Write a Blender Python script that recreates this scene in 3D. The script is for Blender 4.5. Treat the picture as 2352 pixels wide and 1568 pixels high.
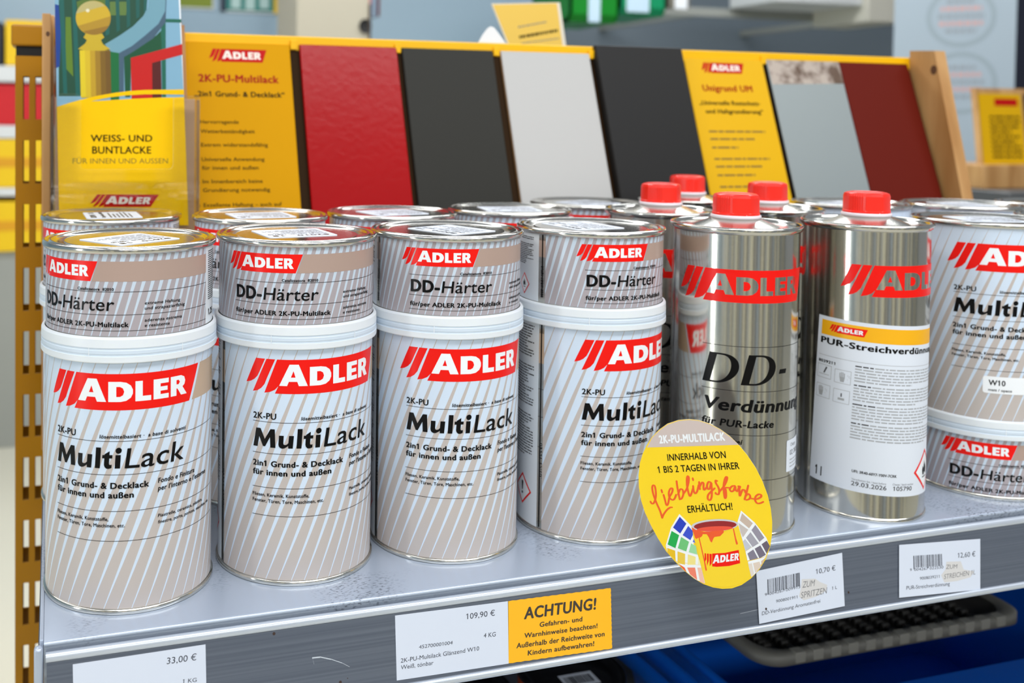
import bpy, bmesh, math, random
from mathutils import Matrix, Vector
from mathutils.geometry import tessellate_polygon

random.seed(7)
SC = bpy.context.scene
COL = SC.collection
for _o in list(bpy.data.objects):
    bpy.data.objects.remove(_o)
Z0 = 1000.0          # shelf top height above the floor, mm; all drawing is in mm, shelf top = z 0


def lin(c):
    out = []
    for x in c[:3]:
        x = x / 255.0
        out.append(x / 12.92 if x <= 0.04045 else ((x + 0.055) / 1.055) ** 2.4)
    return (*out, 1.0)


# ------------------------------------------------------------------ camera
cam = bpy.data.cameras.new('camera')
cam.sensor_width = 36.0
cam.lens = 2277.134 / 2352.0 * 36.0
cam.shift_x = 362.048 / 2352.0
cam.shift_y = -446.046 / 2352.0
cam.clip_start = 0.02
cam.clip_end = 60.0
cam.dof.use_dof = True
cam.dof.focus_distance = 0.597
cam.dof.aperture_fstop = 7.4
cam_ob = bpy.data.objects.new('camera', cam)
COL.objects.link(cam_ob)
_r = Vector((0.9568328, -0.2904436, 0.0106517))
_u = Vector((-0.0015071, 0.0316906, 0.9994966))
_f = Vector((0.2906350, 0.9563672, -0.0298849))
_m = Matrix((( _r.x, _u.x, -_f.x, -0.01058), (_r.y, _u.y, -_f.y, -0.546995), (_r.z, _u.z, -_f.z, 1.282266), (0, 0, 0, 1)))
cam_ob.matrix_world = _m
SC.camera = cam_ob

# ------------------------------------------------------------------ world and light
SC.view_settings.view_transform = 'Standard'
SC.view_settings.look = 'None'
SC.view_settings.exposure = 0.0
SC.view_settings.gamma = 1.0
SC.view_settings.use_curve_mapping = False
w = bpy.data.worlds.new('hall')
SC.world = w
w.use_nodes = True
_bg = w.node_tree.nodes['Background']
_bg.inputs[0].default_value = (0.86, 0.93, 1.0, 1)
_bg.inputs[1].default_value = 0.30


def lamp(name, loc, size, energy, color=(1, 1, 1), rot=(0, 0, 0)):
    l = bpy.data.lights.new(name, 'AREA')
    l.shape = 'RECTANGLE'
    l.size, l.size_y = size
    l.energy = energy
    l.color = color
    o = bpy.data.objects.new(name, l)
    COL.objects.link(o)
    o.location = loc
    o.rotation_euler = rot
    return o


lamp('assumed_ceiling_light_front', (0.9, -1.15, 3.0), (3.6, 0.5), 60, (0.96, 0.98, 1.0), (math.radians(20), 0, 0))  # assumed overhead lamp, itself unseen, lighting the fronts and the tub below
lamp('front_fill_light', (0.9, -5.0, 3.2), (5.0, 0.6), 75, (0.97, 0.98, 1.0), (math.radians(60), 0, 0))  # fill lamp added to brighten upright faces from the front
lamp('assumed_ceiling_light_back', (1.2, 2.0, 3.0), (4.0, 0.5), 70, (0.95, 0.98, 1.0))  # assumed lamp out of view above the rear of the hall
lamp('assumed_ceiling_light_left', (-1.8, 0.2, 3.0), (0.6, 4.0), 36, (1.0, 0.97, 0.92))  # assumed warmer lamp, out of view on the left side


# ------------------------------------------------------------------ materials
MATS = {}


def mat(name, rgb=(200, 200, 200), rough=0.5, metal=0.0, coat=0.0, spec=0.5, **kw):
    if name in MATS:
        return MATS[name]
    m = bpy.data.materials.new(name)
    m.use_nodes = True
    b = m.node_tree.nodes['Principled BSDF']
    b.inputs['Base Color'].default_value = lin(rgb)
    b.inputs['Roughness'].default_value = rough
    b.inputs['Metallic'].default_value = metal
    b.inputs['Coat Weight'].default_value = coat
    b.inputs['Coat Roughness'].default_value = 0.08
    b.inputs['Specular IOR Level'].default_value = spec
    for k, v in kw.items():
        b.inputs[k].default_value = v
    MATS[name] = m
    return m


def nodes(m):
    nt = m.node_tree
    return nt, nt.nodes, nt.links, nt.nodes['Principled BSDF']


def add_bump(m, scale, strength, stretch=(1, 1, 1), detail=3, dist=0.0005):
    nt, N, L, b = nodes(m)
    tc = N.new('ShaderNodeTexCoord')
    mp = N.new('ShaderNodeMapping')
    mp.inputs['Scale'].default_value = stretch
    no = N.new('ShaderNodeTexNoise')
    no.inputs['Scale'].default_value = scale
    no.inputs['Detail'].default_value = detail
    bu = N.new('ShaderNodeBump')
    bu.inputs['Strength'].default_value = strength
    bu.inputs['Distance'].default_value = dist
    L.new(tc.outputs['Object'], mp.inputs[0])
    L.new(mp.outputs[0], no.inputs['Vector'])
    L.new(no.outputs['Fac'], bu.inputs['Height'])
    L.new(bu.outputs[0], b.inputs['Normal'])
    return m


def noise_color(m, c1, c2, scale, stretch=(1, 1, 1), lo=0.4, hi=0.6, detail=4, coord='Object'):
    nt, N, L, b = nodes(m)
    tc = N.new('ShaderNodeTexCoord')
    mp = N.new('ShaderNodeMapping')
    mp.inputs['Scale'].default_value = stretch
    no = N.new('ShaderNodeTexNoise')
    no.inputs['Scale'].default_value = scale
    no.inputs['Detail'].default_value = detail
    cr = N.new('ShaderNodeValToRGB')
    cr.color_ramp.elements[0].position = lo
    cr.color_ramp.elements[0].color = lin(c1)
    cr.color_ramp.elements[1].position = hi
    cr.color_ramp.elements[1].color = lin(c2)
    L.new(tc.outputs[coord], mp.inputs[0])
    L.new(mp.outputs[0], no.inputs['Vector'])
    L.new(no.outputs['Fac'], cr.inputs[0])
    L.new(cr.outputs[0], b.inputs['Base Color'])
    return m


def stripe_mat(name, period, lean, z_lo, f_lo, z_hi, f_hi, dark, light):
    """slanted printed stripes that taper from bottom to top (UV = label millimetres / 100)"""
    m = mat(name, light, 0.26, spec=0.4)
    nt, N, L, b = nodes(m)
    uv = N.new('ShaderNodeUVMap')
    uv.uv_map = 'label'
    sp = N.new('ShaderNodeSeparateXYZ')
    L.new(uv.outputs[0], sp.inputs[0])

    def math_(op, a, c):
        n = N.new('ShaderNodeMath')
        n.operation = op
        for i, q in enumerate((a, c)):
            if isinstance(q, (int, float)):
                n.inputs[i].default_value = q
            else:
                L.new(q, n.inputs[i])
        return n.outputs[0]
    x = math_('SUBTRACT', sp.outputs[0], math_('MULTIPLY', sp.outputs[1], lean))
    fr = math_('FRACT', math_('ADD', math_('DIVIDE', x, period / 100.0), 50.0), 0.0)
    k = (f_hi - f_lo) / ((z_hi - z_lo) / 100.0)
    th = math_('ADD', math_('MULTIPLY', math_('SUBTRACT', sp.outputs[1], z_lo / 100.0), k), f_lo)
    lt = math_('LESS_THAN', fr, th)
    mx = N.new('ShaderNodeMix')
    mx.data_type = 'RGBA'
    L.new(lt, mx.inputs[0])
    mx.inputs[6].default_value = lin(dark)
    mx.inputs[7].default_value = lin(light)
    L.new(mx.outputs[2], b.inputs['Base Color'])
    return m


TIN = mat('tinplate', (214, 211, 202), 0.15, 1.0)
add_bump(TIN, 1300, 0.02, (1, 1, 0.25), 2, 0.0004)
LIDTIN = mat('lid_tinplate', (212, 210, 204), 0.14, 1.0)
PANEL = mat('lid_panel_tinplate', (205, 203, 198), 0.17, 1.0)
add_bump(PANEL, 1500, 0.03, (1, 1, 1), 2, 0.0002)
TINPRINT = mat('tinplate_print', (214, 211, 202), 0.15, 1.0)
add_bump(TINPRINT, 1300, 0.02, (1, 1, 0.25), 2, 0.0004)
SEAM = mat('seam_tinplate', (190, 188, 180), 0.25, 1.0)
WHITE = mat('label_white', (226, 232, 238), 0.3, spec=0.3)
STR_L = stripe_mat('stripes_large', 7.85, 0.36, 4, 0.05, 140, 0.93, (192, 183, 178), (208, 223, 240))
STR_S = stripe_mat('stripes_small', 5.15, 0.27, 3, 0.13, 47, 0.56, (172, 164, 168), (198, 212, 226))
RED = mat('print_red', (240, 20, 10), 0.3, spec=0.3)
TAN = mat('print_tan', (190, 166, 142), 0.3, spec=0.3)
TANS = mat('print_tan_small', (176, 152, 140), 0.3, spec=0.3)
BLACK = mat('print_black', (10, 9, 10), 0.3, spec=0.2)
PWHITE = mat('print_white', (240, 243, 246), 0.3, spec=0.3)
GREY = mat('print_grey', (120, 124, 130), 0.5)
DGREY = mat('print_dark_grey', (58, 58, 62), 0.5)
LGREY = mat('print_light_grey', (165, 168, 172), 0.5)
PAPER = mat('paper_white', (222, 228, 238), 0.55)
YEL2 = mat('card_yellow_bright', (224, 172, 0), 0.45, spec=0.15)
YEL = mat('card_yellow', (210, 150, 0), 0.5, spec=0.06)
LEAFY = mat('leaflet_yellow', (252, 198, 0), 0.45, spec=0.15)
ORANGE = mat('label_orange', (246, 178, 0), 0.45)


# ------------------------------------------------------------------ geometry
class G:
    """one mesh; millimetres in, metres out"""

    def __init__(self):
        self.bm = bmesh.new()
        self.uv = self.bm.loops.layers.uv.new('label')
        self.mats = []

    def mi(self, m):
        if m not in self.mats:
            self.mats.append(m)
        return self.mats.index(m)

    def face(self, pts, m, smooth=False, uvs=None):
        vs = [self.bm.verts.new(p) for p in pts]
        f = self.bm.faces.new(vs)
        f.material_index = self.mi(m)
        f.smooth = smooth
        if uvs:
            for l, q in zip(f.loops, uvs):
                l[self.uv].uv = q
        return f

    def grid(self, rows, m, smooth=True, closed=False, uvrows=None):
        vr = [[self.bm.verts.new(p) for p in row] for row in rows]
        k = self.mi(m)
        for i in range(len(vr) - 1):
            n = len(vr[i])
            for j in range(n if closed else n - 1):
                j2 = (j + 1) % n
                f = self.bm.faces.new((vr[i][j], vr[i][j2], vr[i + 1][j2], vr[i + 1][j]))
                f.material_index = k
                f.smooth = smooth
                if uvrows:
                    for l, q in zip(f.loops, (uvrows[i][j], uvrows[i][j2], uvrows[i + 1][j2], uvrows[i + 1][j])):
                        l[self.uv].uv = q
        return vr

    def lathe(self, prof, m, seg=96, c=(0, 0), smooth=True, cap0=False, cap1=False, sharp=True):
        """prof: list of (r, z); each segment gets its own ring pair when sharp so edges stay crisp"""
        def ring(r, z):
            return [(c[0] + r * math.cos(2 * math.pi * i / seg), c[1] + r * math.sin(2 * math.pi * i / seg), z) for i in range(seg)]
        if sharp:
            for a, b in zip(prof[:-1], prof[1:]):
                self.grid([ring(*a), ring(*b)], m, smooth, True)
        else:
            self.grid([ring(*p) for p in prof], m, smooth, True)
        if cap0:
            self.face(ring(*prof[0])[::-1], m)
        if cap1:
            self.face(ring(*prof[-1]), m)

    def box(self, p0, p1, m, bevel=0.0, seg=2):
        x0, y0, z0 = p0
        x1, y1, z1 = p1
        r = bmesh.ops.create_cube(self.bm, size=1.0)
        vs = r['verts']
        for v in vs:
            v.co = ((x0 + x1) / 2 + v.co.x * (x1 - x0), (y0 + y1) / 2 + v.co.y * (y1 - y0), (z0 + z1) / 2 + v.co.z * (z1 - z0))
        fs = set()
        for v in vs:
            fs.update(v.link_faces)
        k = self.mi(m)
        for f in fs:
            f.material_index = k
        if bevel > 0:
            es = set()
            for v in vs:
                es.update(v.link_edges)
            rr = bmesh.ops.bevel(self.bm, geom=list(es), offset=bevel, segments=seg, affect='EDGES', profile=0.5)
            for f in rr['faces']:
                f.material_index = k
                f.smooth = True
        return vs

    def prism(self, poly, m, axis_fn, d0, d1, side=None):
        """extrude a 2D polygon; axis_fn(u, v, d) -> xyz"""
        a = [self.bm.verts.new(axis_fn(u, v, d0)) for u, v in poly]
        b = [self.bm.verts.new(axis_fn(u, v, d1)) for u, v in poly]
        k = self.mi(m)
        ks = self.mi(side or m)
        f = self.bm.faces.new(a)
        f.material_index = k
        f = self.bm.faces.new(b[::-1])
        f.material_index = k
        n = len(poly)
        for i in range(n):
            f = self.bm.faces.new((a[i], b[i], b[(i + 1) % n], a[(i + 1) % n]))
            f.material_index = ks

    def tube(self, pts, r, m, seg=10, close=True):
        rows = []
        P = [Vector(p) for p in pts]
        up = Vector((0.13, 0.27, 0.95))
        for i, p in enumerate(P):
            t = (P[min(i + 1, len(P) - 1)] - P[max(i - 1, 0)]).normalized()
            a = t.cross(up).normalized()
            b = t.cross(a)
            rows.append([tuple(p + a * r * math.cos(2 * math.pi * k / seg) + b * r * math.sin(2 * math.pi * k / seg)) for k in range(seg)])
        self.grid(rows, m, True, True)
        if close:
            self.face(rows[0][::-1], m)
            self.face(rows[-1], m)

    def build(self, name, parent=None, origin=(0, 0, 0), recalc=True):
        if recalc:
            bmesh.ops.recalc_face_normals(self.bm, faces=self.bm.faces[:])
        for v in self.bm.verts:
            v.co = ((v.co.x - origin[0]) / 1000.0, (v.co.y - origin[1]) / 1000.0, (v.co.z - origin[2]) / 1000.0)
        me = bpy.data.meshes.new(name)
        self.bm.to_mesh(me)
        self.bm.free()
        for m in self.mats:
            me.materials.append(m)
        o = bpy.data.objects.new(name, me)
        COL.objects.link(o)
        if parent is not None:
            o.parent = parent
        else:
            o.location = (origin[0] / 1000.0, origin[1] / 1000.0, (origin[2] + Z0) / 1000.0)
        return o


def root(name, label, cat, org, group=None, rz=0.0):
    o = bpy.data.objects.new(name, None)
    o.empty_display_size = 0.02
    COL.objects.link(o)
    o.location = (org[0] / 1000.0, org[1] / 1000.0, (org[2] + Z0) / 1000.0)
    o.rotation_euler = (0, 0, rz)
    return tag(o, label, cat, group)


def tag(o, label, cat, group=None):
    o['label'] = label
    o['category'] = cat
    if group:
        o['group'] = group
    return o


def struct(o):
    o['kind'] = 'structure'
    return o


def copy_tree(o, parent=None):
    c = o.copy()
    COL.objects.link(c)
    c.parent = parent
    for ch in list(o.children):
        copy_tree(ch, c)
    return c


# ------------------------------------------------------------------ print work: text, logos, lines
_FONT = {}


def glyphs(s, bold=0.0):
    key = (s, bold)
    if key in _FONT:
        return _FONT[key]

    def raw(t):
        cu = bpy.data.curves.new('t', 'FONT')
        cu.body = t
        cu.resolution_u = 3
        cu.space_character = 1.0 + bold * 1.3
        o = bpy.data.objects.new('t', cu)
        COL.objects.link(o)
        me = o.to_mesh()
        v = [(q.co.x, q.co.y) for q in me.vertices]
        f = [tuple(p.vertices) for p in me.polygons]
        o.to_mesh_clear()
        bpy.data.objects.remove(o)
        bpy.data.curves.remove(cu)
        return v, f
    if 'cap' not in _FONT:
        v, f = raw('H')
        _FONT['cap'] = max(q[1] for q in v) - min(q[1] for q in v)
    cap = _FONT['cap']
    v, f = raw(s)
    # the built-in figure one is a bare stem: give it its flag
    sw = None
    for i, ch in enumerate(s):
        if ch == '1':
            if sw is None:
                q = [a_[0] for a_ in raw('1')[0]]
                sw = max(q) - min(q)
            xr = max(a_[0] for a_ in raw(s[:i + 1])[0])
            xl = xr - sw
            n_ = len(v)
            v += [(xl + sw * .2, cap), (xl - cap * .20, cap * .80), (xl - cap * .20, cap * .70), (xl + sw * .2, cap * .87)]
            f.append((n_, n_ + 1, n_ + 2, n_ + 3))
    offs = [(0, 0)] if bold <= 0 else [(-bold, 0), (bold, 0), (0, 0), (-bold * 0.5, bold * 0.55), (bold * 0.5, bold * 0.55), (-bold * 0.5, -bold * 0.55), (bold * 0.5, -bold * 0.55)]
    V, F = [], []
    for ci, (dx, dy) in enumerate(offs):
        n = len(V)
        V += [(x / cap + dx, y / cap + dy, ci * 0.010) for x, y in v]
        F += [tuple(i + n for i in q) for q in f]
    x0 = min(q[0] for q in V)
    x1 = max(q[0] for q in V)
    V = [((x - x0) / (x1 - x0), y, q) for x, y, q in V]
    _FONT[key] = (V, F, x1 - x0)
    return _FONT[key]


def lerp2(O, R, T):
    ex = (R[0] - O[0], R[1] - O[1])
    ey = (T[0] - O[0], T[1] - O[1])
    return lambda x, y: (O[0] + ex[0] * x + ey[0] * y, O[1] + ex[1] * x + ey[1] * y)


ADLER = [  # letter, left, right, height, outline, counters   (units: letter box)
    ('A', 16.6, 33.8, 13.2, [(0, 0), (.36, 1), (.68, 1), (1, 0), (.69, 0), (.63, .2), (.34, .2), (.28, 0)], [[(.41, .40), (.57, .40), (.50, .70)]]),
    ('D', 35.0, 48.6, 11.6, [(0, 0), (.50, 0), (.74, .05), (.92, .20), (1, .40), (1, .60), (.92, .80), (.74, .95), (.50, 1), (0, 1)], [[(.33, .25), (.48, .25), (.60, .33), (.65, .5), (.60, .67), (.48, .75), (.33, .75)]]),
    ('L', 50.0, 58.8, 11.6, [(0, 0), (1, 0), (1, .25), (.46, .25), (.46, 1), (0, 1)], []),
    ('E', 60.2, 69.3, 11.6, [(0, 0), (1, 0), (1, .23), (.45, .23), (.45, .40), (.92, .40), (.92, .61), (.45, .61), (.45, .77), (1, .77), (1, 1), (0, 1)], []),
    ('R', 70.6, 81.2, 11.6, [(0, 0), (.36, 0), (.36, .36), (.42, .36), (.66, 0), (1.06, 0), (.76, .41), (.90, .52), (.95, .70), (.88, .90), (.66, 1), (0, 1)], [[(.36, .57), (.36, .79), (.50, .79), (.58, .68), (.50, .57)]]),
]


class Print:
    """flat artwork in (u, v) millimetres: polygons on thin ink layers"""

    def __init__(self):
        self.items = []
        self.lift = 0.0

    def poly(self, pts, m, layer=0):
        pts = [tuple(q[:2]) for q in pts]
        F = [tuple(range(len(pts)))]
        if len(pts) > 4:
            F = tessellate_polygon([[Vector((x, y, 0)) for x, y in pts]])
        elif len(pts) == 4:
            F = [(0, 1, 2), (0, 2, 3)]
        self.items.append((pts, F, m, layer))

    def rect(self, u0, v0, u1, v1, m, layer=0):
        self.poly([(u0, v0), (u1, v0), (u1, v1), (u0, v1)], m, layer)

    def text(self, s, O, R, T, m, bold=0.0, layer=3):
        V, F, a = glyphs(s, bold)
        fn = lerp2(O, R, T)
        self.items.append(([(*fn(x, y), q) for x, y, q in V], F, m, layer))

    def t(self, s, u0, v, cap, m, u1=None, bold=0.0, layer=3, lean=0.0, width=1.0):
        a = glyphs(s, bold)[2]
        if u1 is None:
            u1 = u0 + a * cap * width
        self.text(s, (u0, v), (u1, v), (u0 + lean * cap, v + cap), m, bold, layer)

    def mesh(self, V, F, m, layer):
        self.items.append((V, F, m, layer))

    def stroke(self, pts, w, m, layer=2, n=6):
        """brush stroke: smooth polyline of given width"""
        P = [Vector(p) for p in pts]
        if len(P) > 2:
            Q = []
            for i in range(len(P) - 1):
                p0, p1, p2, p3 = P[max(i - 1, 0)], P[i], P[i + 1], P[min(i + 2, len(P) - 1)]
                for k in range(n):
                    t = k / n
                    Q.append(0.5 * ((2 * p1) + (p2 - p0) * t + (2 * p0 - 5 * p1 + 4 * p2 - p3) * t * t + (3 * p1 - p0 - 3 * p2 + p3) * t ** 3))
            P = Q + [P[-1]]
        V, F = [], []
        for i, p in enumerate(P):
            d = (P[min(i + 1, len(P) - 1)] - P[max(i - 1, 0)])
            d = d.normalized() if d.length > 1e-9 else Vector((1, 0))
            nrm = Vector((-d.y, d.x))
            # pressure: down strokes a little heavier
            ww = w * (0.72 + 0.38 * abs(d.y)) / 2
            zz = 0.0007 * i + self.lift
            V += [(*(p + nrm * ww), zz), (*(p - nrm * ww), zz)]
            if i:
                F.append((2 * i - 2, 2 * i - 1, 2 * i + 1, 2 * i))
        self.items.append((V, F, m, layer))
        for p, zz in ((P[0], self.lift - 0.002), (P[-1], self.lift + 0.0007 * len(P) + 0.002)):
            self.items.append(([(*q, zz) for q in [(p[0] + w * 0.42 * math.cos(a), p[1] + w * 0.42 * math.sin(a)) for a in [k * math.pi / 5 for k in range(10)]]], [tuple(range(10))], m, layer))
        self.lift += 0.004

    def bars(self, u0, u1, v_top, pitch, rows, h, m, layer=1, seed=1, ragged=0.9):
        """unreadably small print: rows of word-length dashes"""
        rnd = random.Random(seed)
        for k in range(rows):
            v = v_top - k * pitch
            u = u0
            end = u1 - (rnd.random() ** 3) * (u1 - u0) * (1 - ragged) * 4
            while u < end - 0.5:
                l = rnd.uniform(1.2, 5.5) * h * 1.5
                l = min(l, end - u)
                self.rect(u, v, u + l, v + h, m, layer)
                u += l + h * 0.8

    def logo(self, fn, red, white, layer=0):
        """slanted three-stripe banner with the five letters; fn maps the large label's millimetres (u, 0..21)"""
        def P(pts, m, l):
            self.poly([fn(u, v) for u, v in pts], m, l)
        P([(1.5, 21), (7.6, 21), (3.9, 12.6), (2.6, 10.0), (.6, 7.9), (-2, 6.3), (-5.4, 5.4)], red, layer)
        P([(8.5, 21), (14.0, 21), (8.9, 9.2), (7.4, 5.4), (5.2, 2.7), (2.6, 1.0), (-.5, .2)], red, layer)
        P([(15.2, 21), (26, 21), (26, 14), (18.6, 9.0), (16.1, 4.6), (14, 2.3), (11, .8), (7.3, .0)], red, layer)
        P([(21, 21), (92.0, 21), (84.0, 0), (14.0, 0), (16.6, 5.6)], red, layer + 0.5)
        for ch, a, b, h, out, holes in ADLER:
            sx, sy = b - a, h
            v0 = 4.9
            P([(a + x * sx, v0 + y * sy) for x, y in out], white, layer + 2)
            for hl in holes:
                P([(a + x * sx, v0 + y * sy) for x, y in hl], red, layer + 3)

    def emit(self, g, fn, step=None, base=0.05, gap=0.035, smooth=False):
        """fn(u, v, h) -> xyz"""
        for V, F, m, layer in self.items:
            bm = bmesh.new()
            vs = [bm.verts.new((q[0], q[1], q[2] if len(q) > 2 else 0.0)) for q in V]
            for q in F:
                try:
                    bm.faces.new([vs[i] for i in q])
                except ValueError:
                    pass
            big = [f for f in bm.faces if len(f.verts) > 4]
            if big:
                bmesh.ops.triangulate(bm, faces=big)
            if step:
                xs = [v.co.x for v in bm.verts]
                wide = max((max(v.co.x for v in f.verts) - min(v.co.x for v in f.verts)) for f in bm.faces)
                if wide > step:
                    k0, k1 = math.ceil(min(xs) / step), math.floor(max(xs) / step)
                    for k in range(k0, k1 + 1):
                        bmesh.ops.bisect_plane(bm, geom=bm.verts[:] + bm.edges[:] + bm.faces[:], plane_co=(k * step + 1e-4, 0, 0), plane_no=(1, 0, 0))
            h = base + gap * layer
            mp = {}
            k = g.mi(m)
            for v in bm.verts:
                mp[v] = g.bm.verts.new(fn(v.co.x, v.co.y, h + v.co.z))
            for f in bm.faces:
                nf = g.bm.faces.new([mp[v] for v in f.verts])
                nf.material_index = k
                nf.smooth = smooth
            bm.free()


def cyl(R):
    return lambda u, v, h: ((R + h) * math.sin(u / R), -(R + h) * math.cos(u / R), v)


def orient(g, fn):
    """make the loose ink faces point outward: fn(center) -> outward vector"""
    for f in g.bm.faces:
        c = f.calc_center_median()
        if f.normal.dot(fn(c)) < 0:
            f.normal_flip()

# ------------------------------------------------------------------ traced artwork in millimetres
TAGS = {"t1":{"pts":[[-0.17,-2.42],[71.05,-1.98],[70.78,-37.82],[0.42,-37.77]],"txt":[["33,00 €",[[49.48,-9.15],[65.7,-9.27],[49.78,-5.95]]],["1 KG",[[57.87,-20.05],[65.58,-20.33],[58.08,-18.05]]]]},"t2":{"pts":[[182.83,-1.18],[255.73,-2.22],[253.02,-37.12],[181.51,-36.38]],"txt":[["109,90 €",[[227.58,-8.91],[246.47,-9.12],[227.84,-5.81]]],["4 KG",[[238.0,-20.6],[245.84,-20.76],[238.39,-18.18]]],["452700001004",[[196.33,-21.14],[217.73,-21.52],[196.63,-19.26]]],["2K-PU-Multilack Glänzend W10",[[184.56,-27.17],[234.46,-27.16],[184.79,-24.88]]],["Weiß, tönbar",[[184.31,-30.79],[204.75,-30.96],[184.62,-28.58]]]]},"ach":{"pts":[[256.02,-2.25],[326.87,-3.25],[323.62,-38.1],[253.05,-36.88]],"txt":[["ACHTUNG!",[[265.39,-13.52],[315.01,-14.01],[266.62,-7.21]]],["Gefahren- und",[[275.34,-19.32],[304.79,-19.75],[275.79,-16.7]]],["Warnhinweise beachten!",[[264.52,-24.18],[314.84,-24.97],[264.95,-21.59]]],["Außerhalb der Reichweite von",[[258.82,-29.22],[319.25,-30.3],[259.26,-26.49]]],["Kindern aufbewahren!",[[265.88,-34.2],[311.41,-34.89],[266.32,-31.55]]]]},"t3":{"pts":[[435.72,-5.44],[506.31,-1.79],[502.31,-35.36],[432.98,-37.72]],"txt":[["9",[[439.84,-21.37],[441.61,-21.29],[440.18,-19.74]]],["004267 009913",[[443.45,-21.21],[468.4,-19.83],[443.87,-19.59]]],["10,70 €",[[482.62,-12.67],[498.91,-12.09],[482.99,-9.64]]],["1 L",[[493.71,-23.96],[497.97,-23.86],[494.07,-21.98]]],["9008001911",[[447.93,-26.55],[465.11,-25.84],[448.22,-24.79]]],["DD-Verdünnung Aromatenfrei",[[435.73,-32.76],[482.83,-30.68],[436.24,-30.57]]]],"hand":[["ZUM",[[470.18,-19.92],[479.85,-19.86],[471.61,-16.14]]],["SPRITZEN",[[467.91,-26.3],[489.11,-25.66],[468.95,-22.5]]]],"stain":[[470.72,-14.51],[481.57,-15.48],[485.08,-18.03],[490.59,-20.52],[488.78,-23.98],[480.4,-26.62],[470.0,-27.77],[466.59,-24.93],[468.93,-20.37]],"bar":[[442.37,-19.89],[469.24,-18.59],[443.5,-11.49]]},"t4":{"pts":[[555.26,-2.03],[627.62,-5.75],[620.05,-38.98],[548.47,-35.75]],"txt":[["9",[[561.02,-19.88],[562.53,-19.93],[561.45,-18.22]]],["004267 022530",[[564.6,-20.16],[590.31,-21.4],[565.13,-18.45]]],["12,60 €",[[604.46,-16.06],[620.47,-16.75],[605.26,-12.85]]],["9008039211",[[568.38,-26.49],[585.64,-27.06],[568.77,-24.64]]],["PUR-Streichverdünnung",[[555.55,-31.39],[593.58,-33.1],[556.02,-29.06]]]],"hand":[["ZUM",[[592.5,-22.1],[602.37,-22.79],[593.5,-19.46]]],["STREICHEN 1L",[[589.39,-28.46],[617.79,-28.57],[590.49,-25.39]]]],"stain":[[593.94,-17.45],[606.8,-18.58],[608.18,-24.23],[617.36,-26.58],[613.06,-29.95],[600.55,-31.05],[589.34,-30.68],[587.4,-25.67],[592.01,-22.37]],"bar":[[564.61,-18.07],[591.02,-19.69],[565.95,-10.34]]}}
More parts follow.
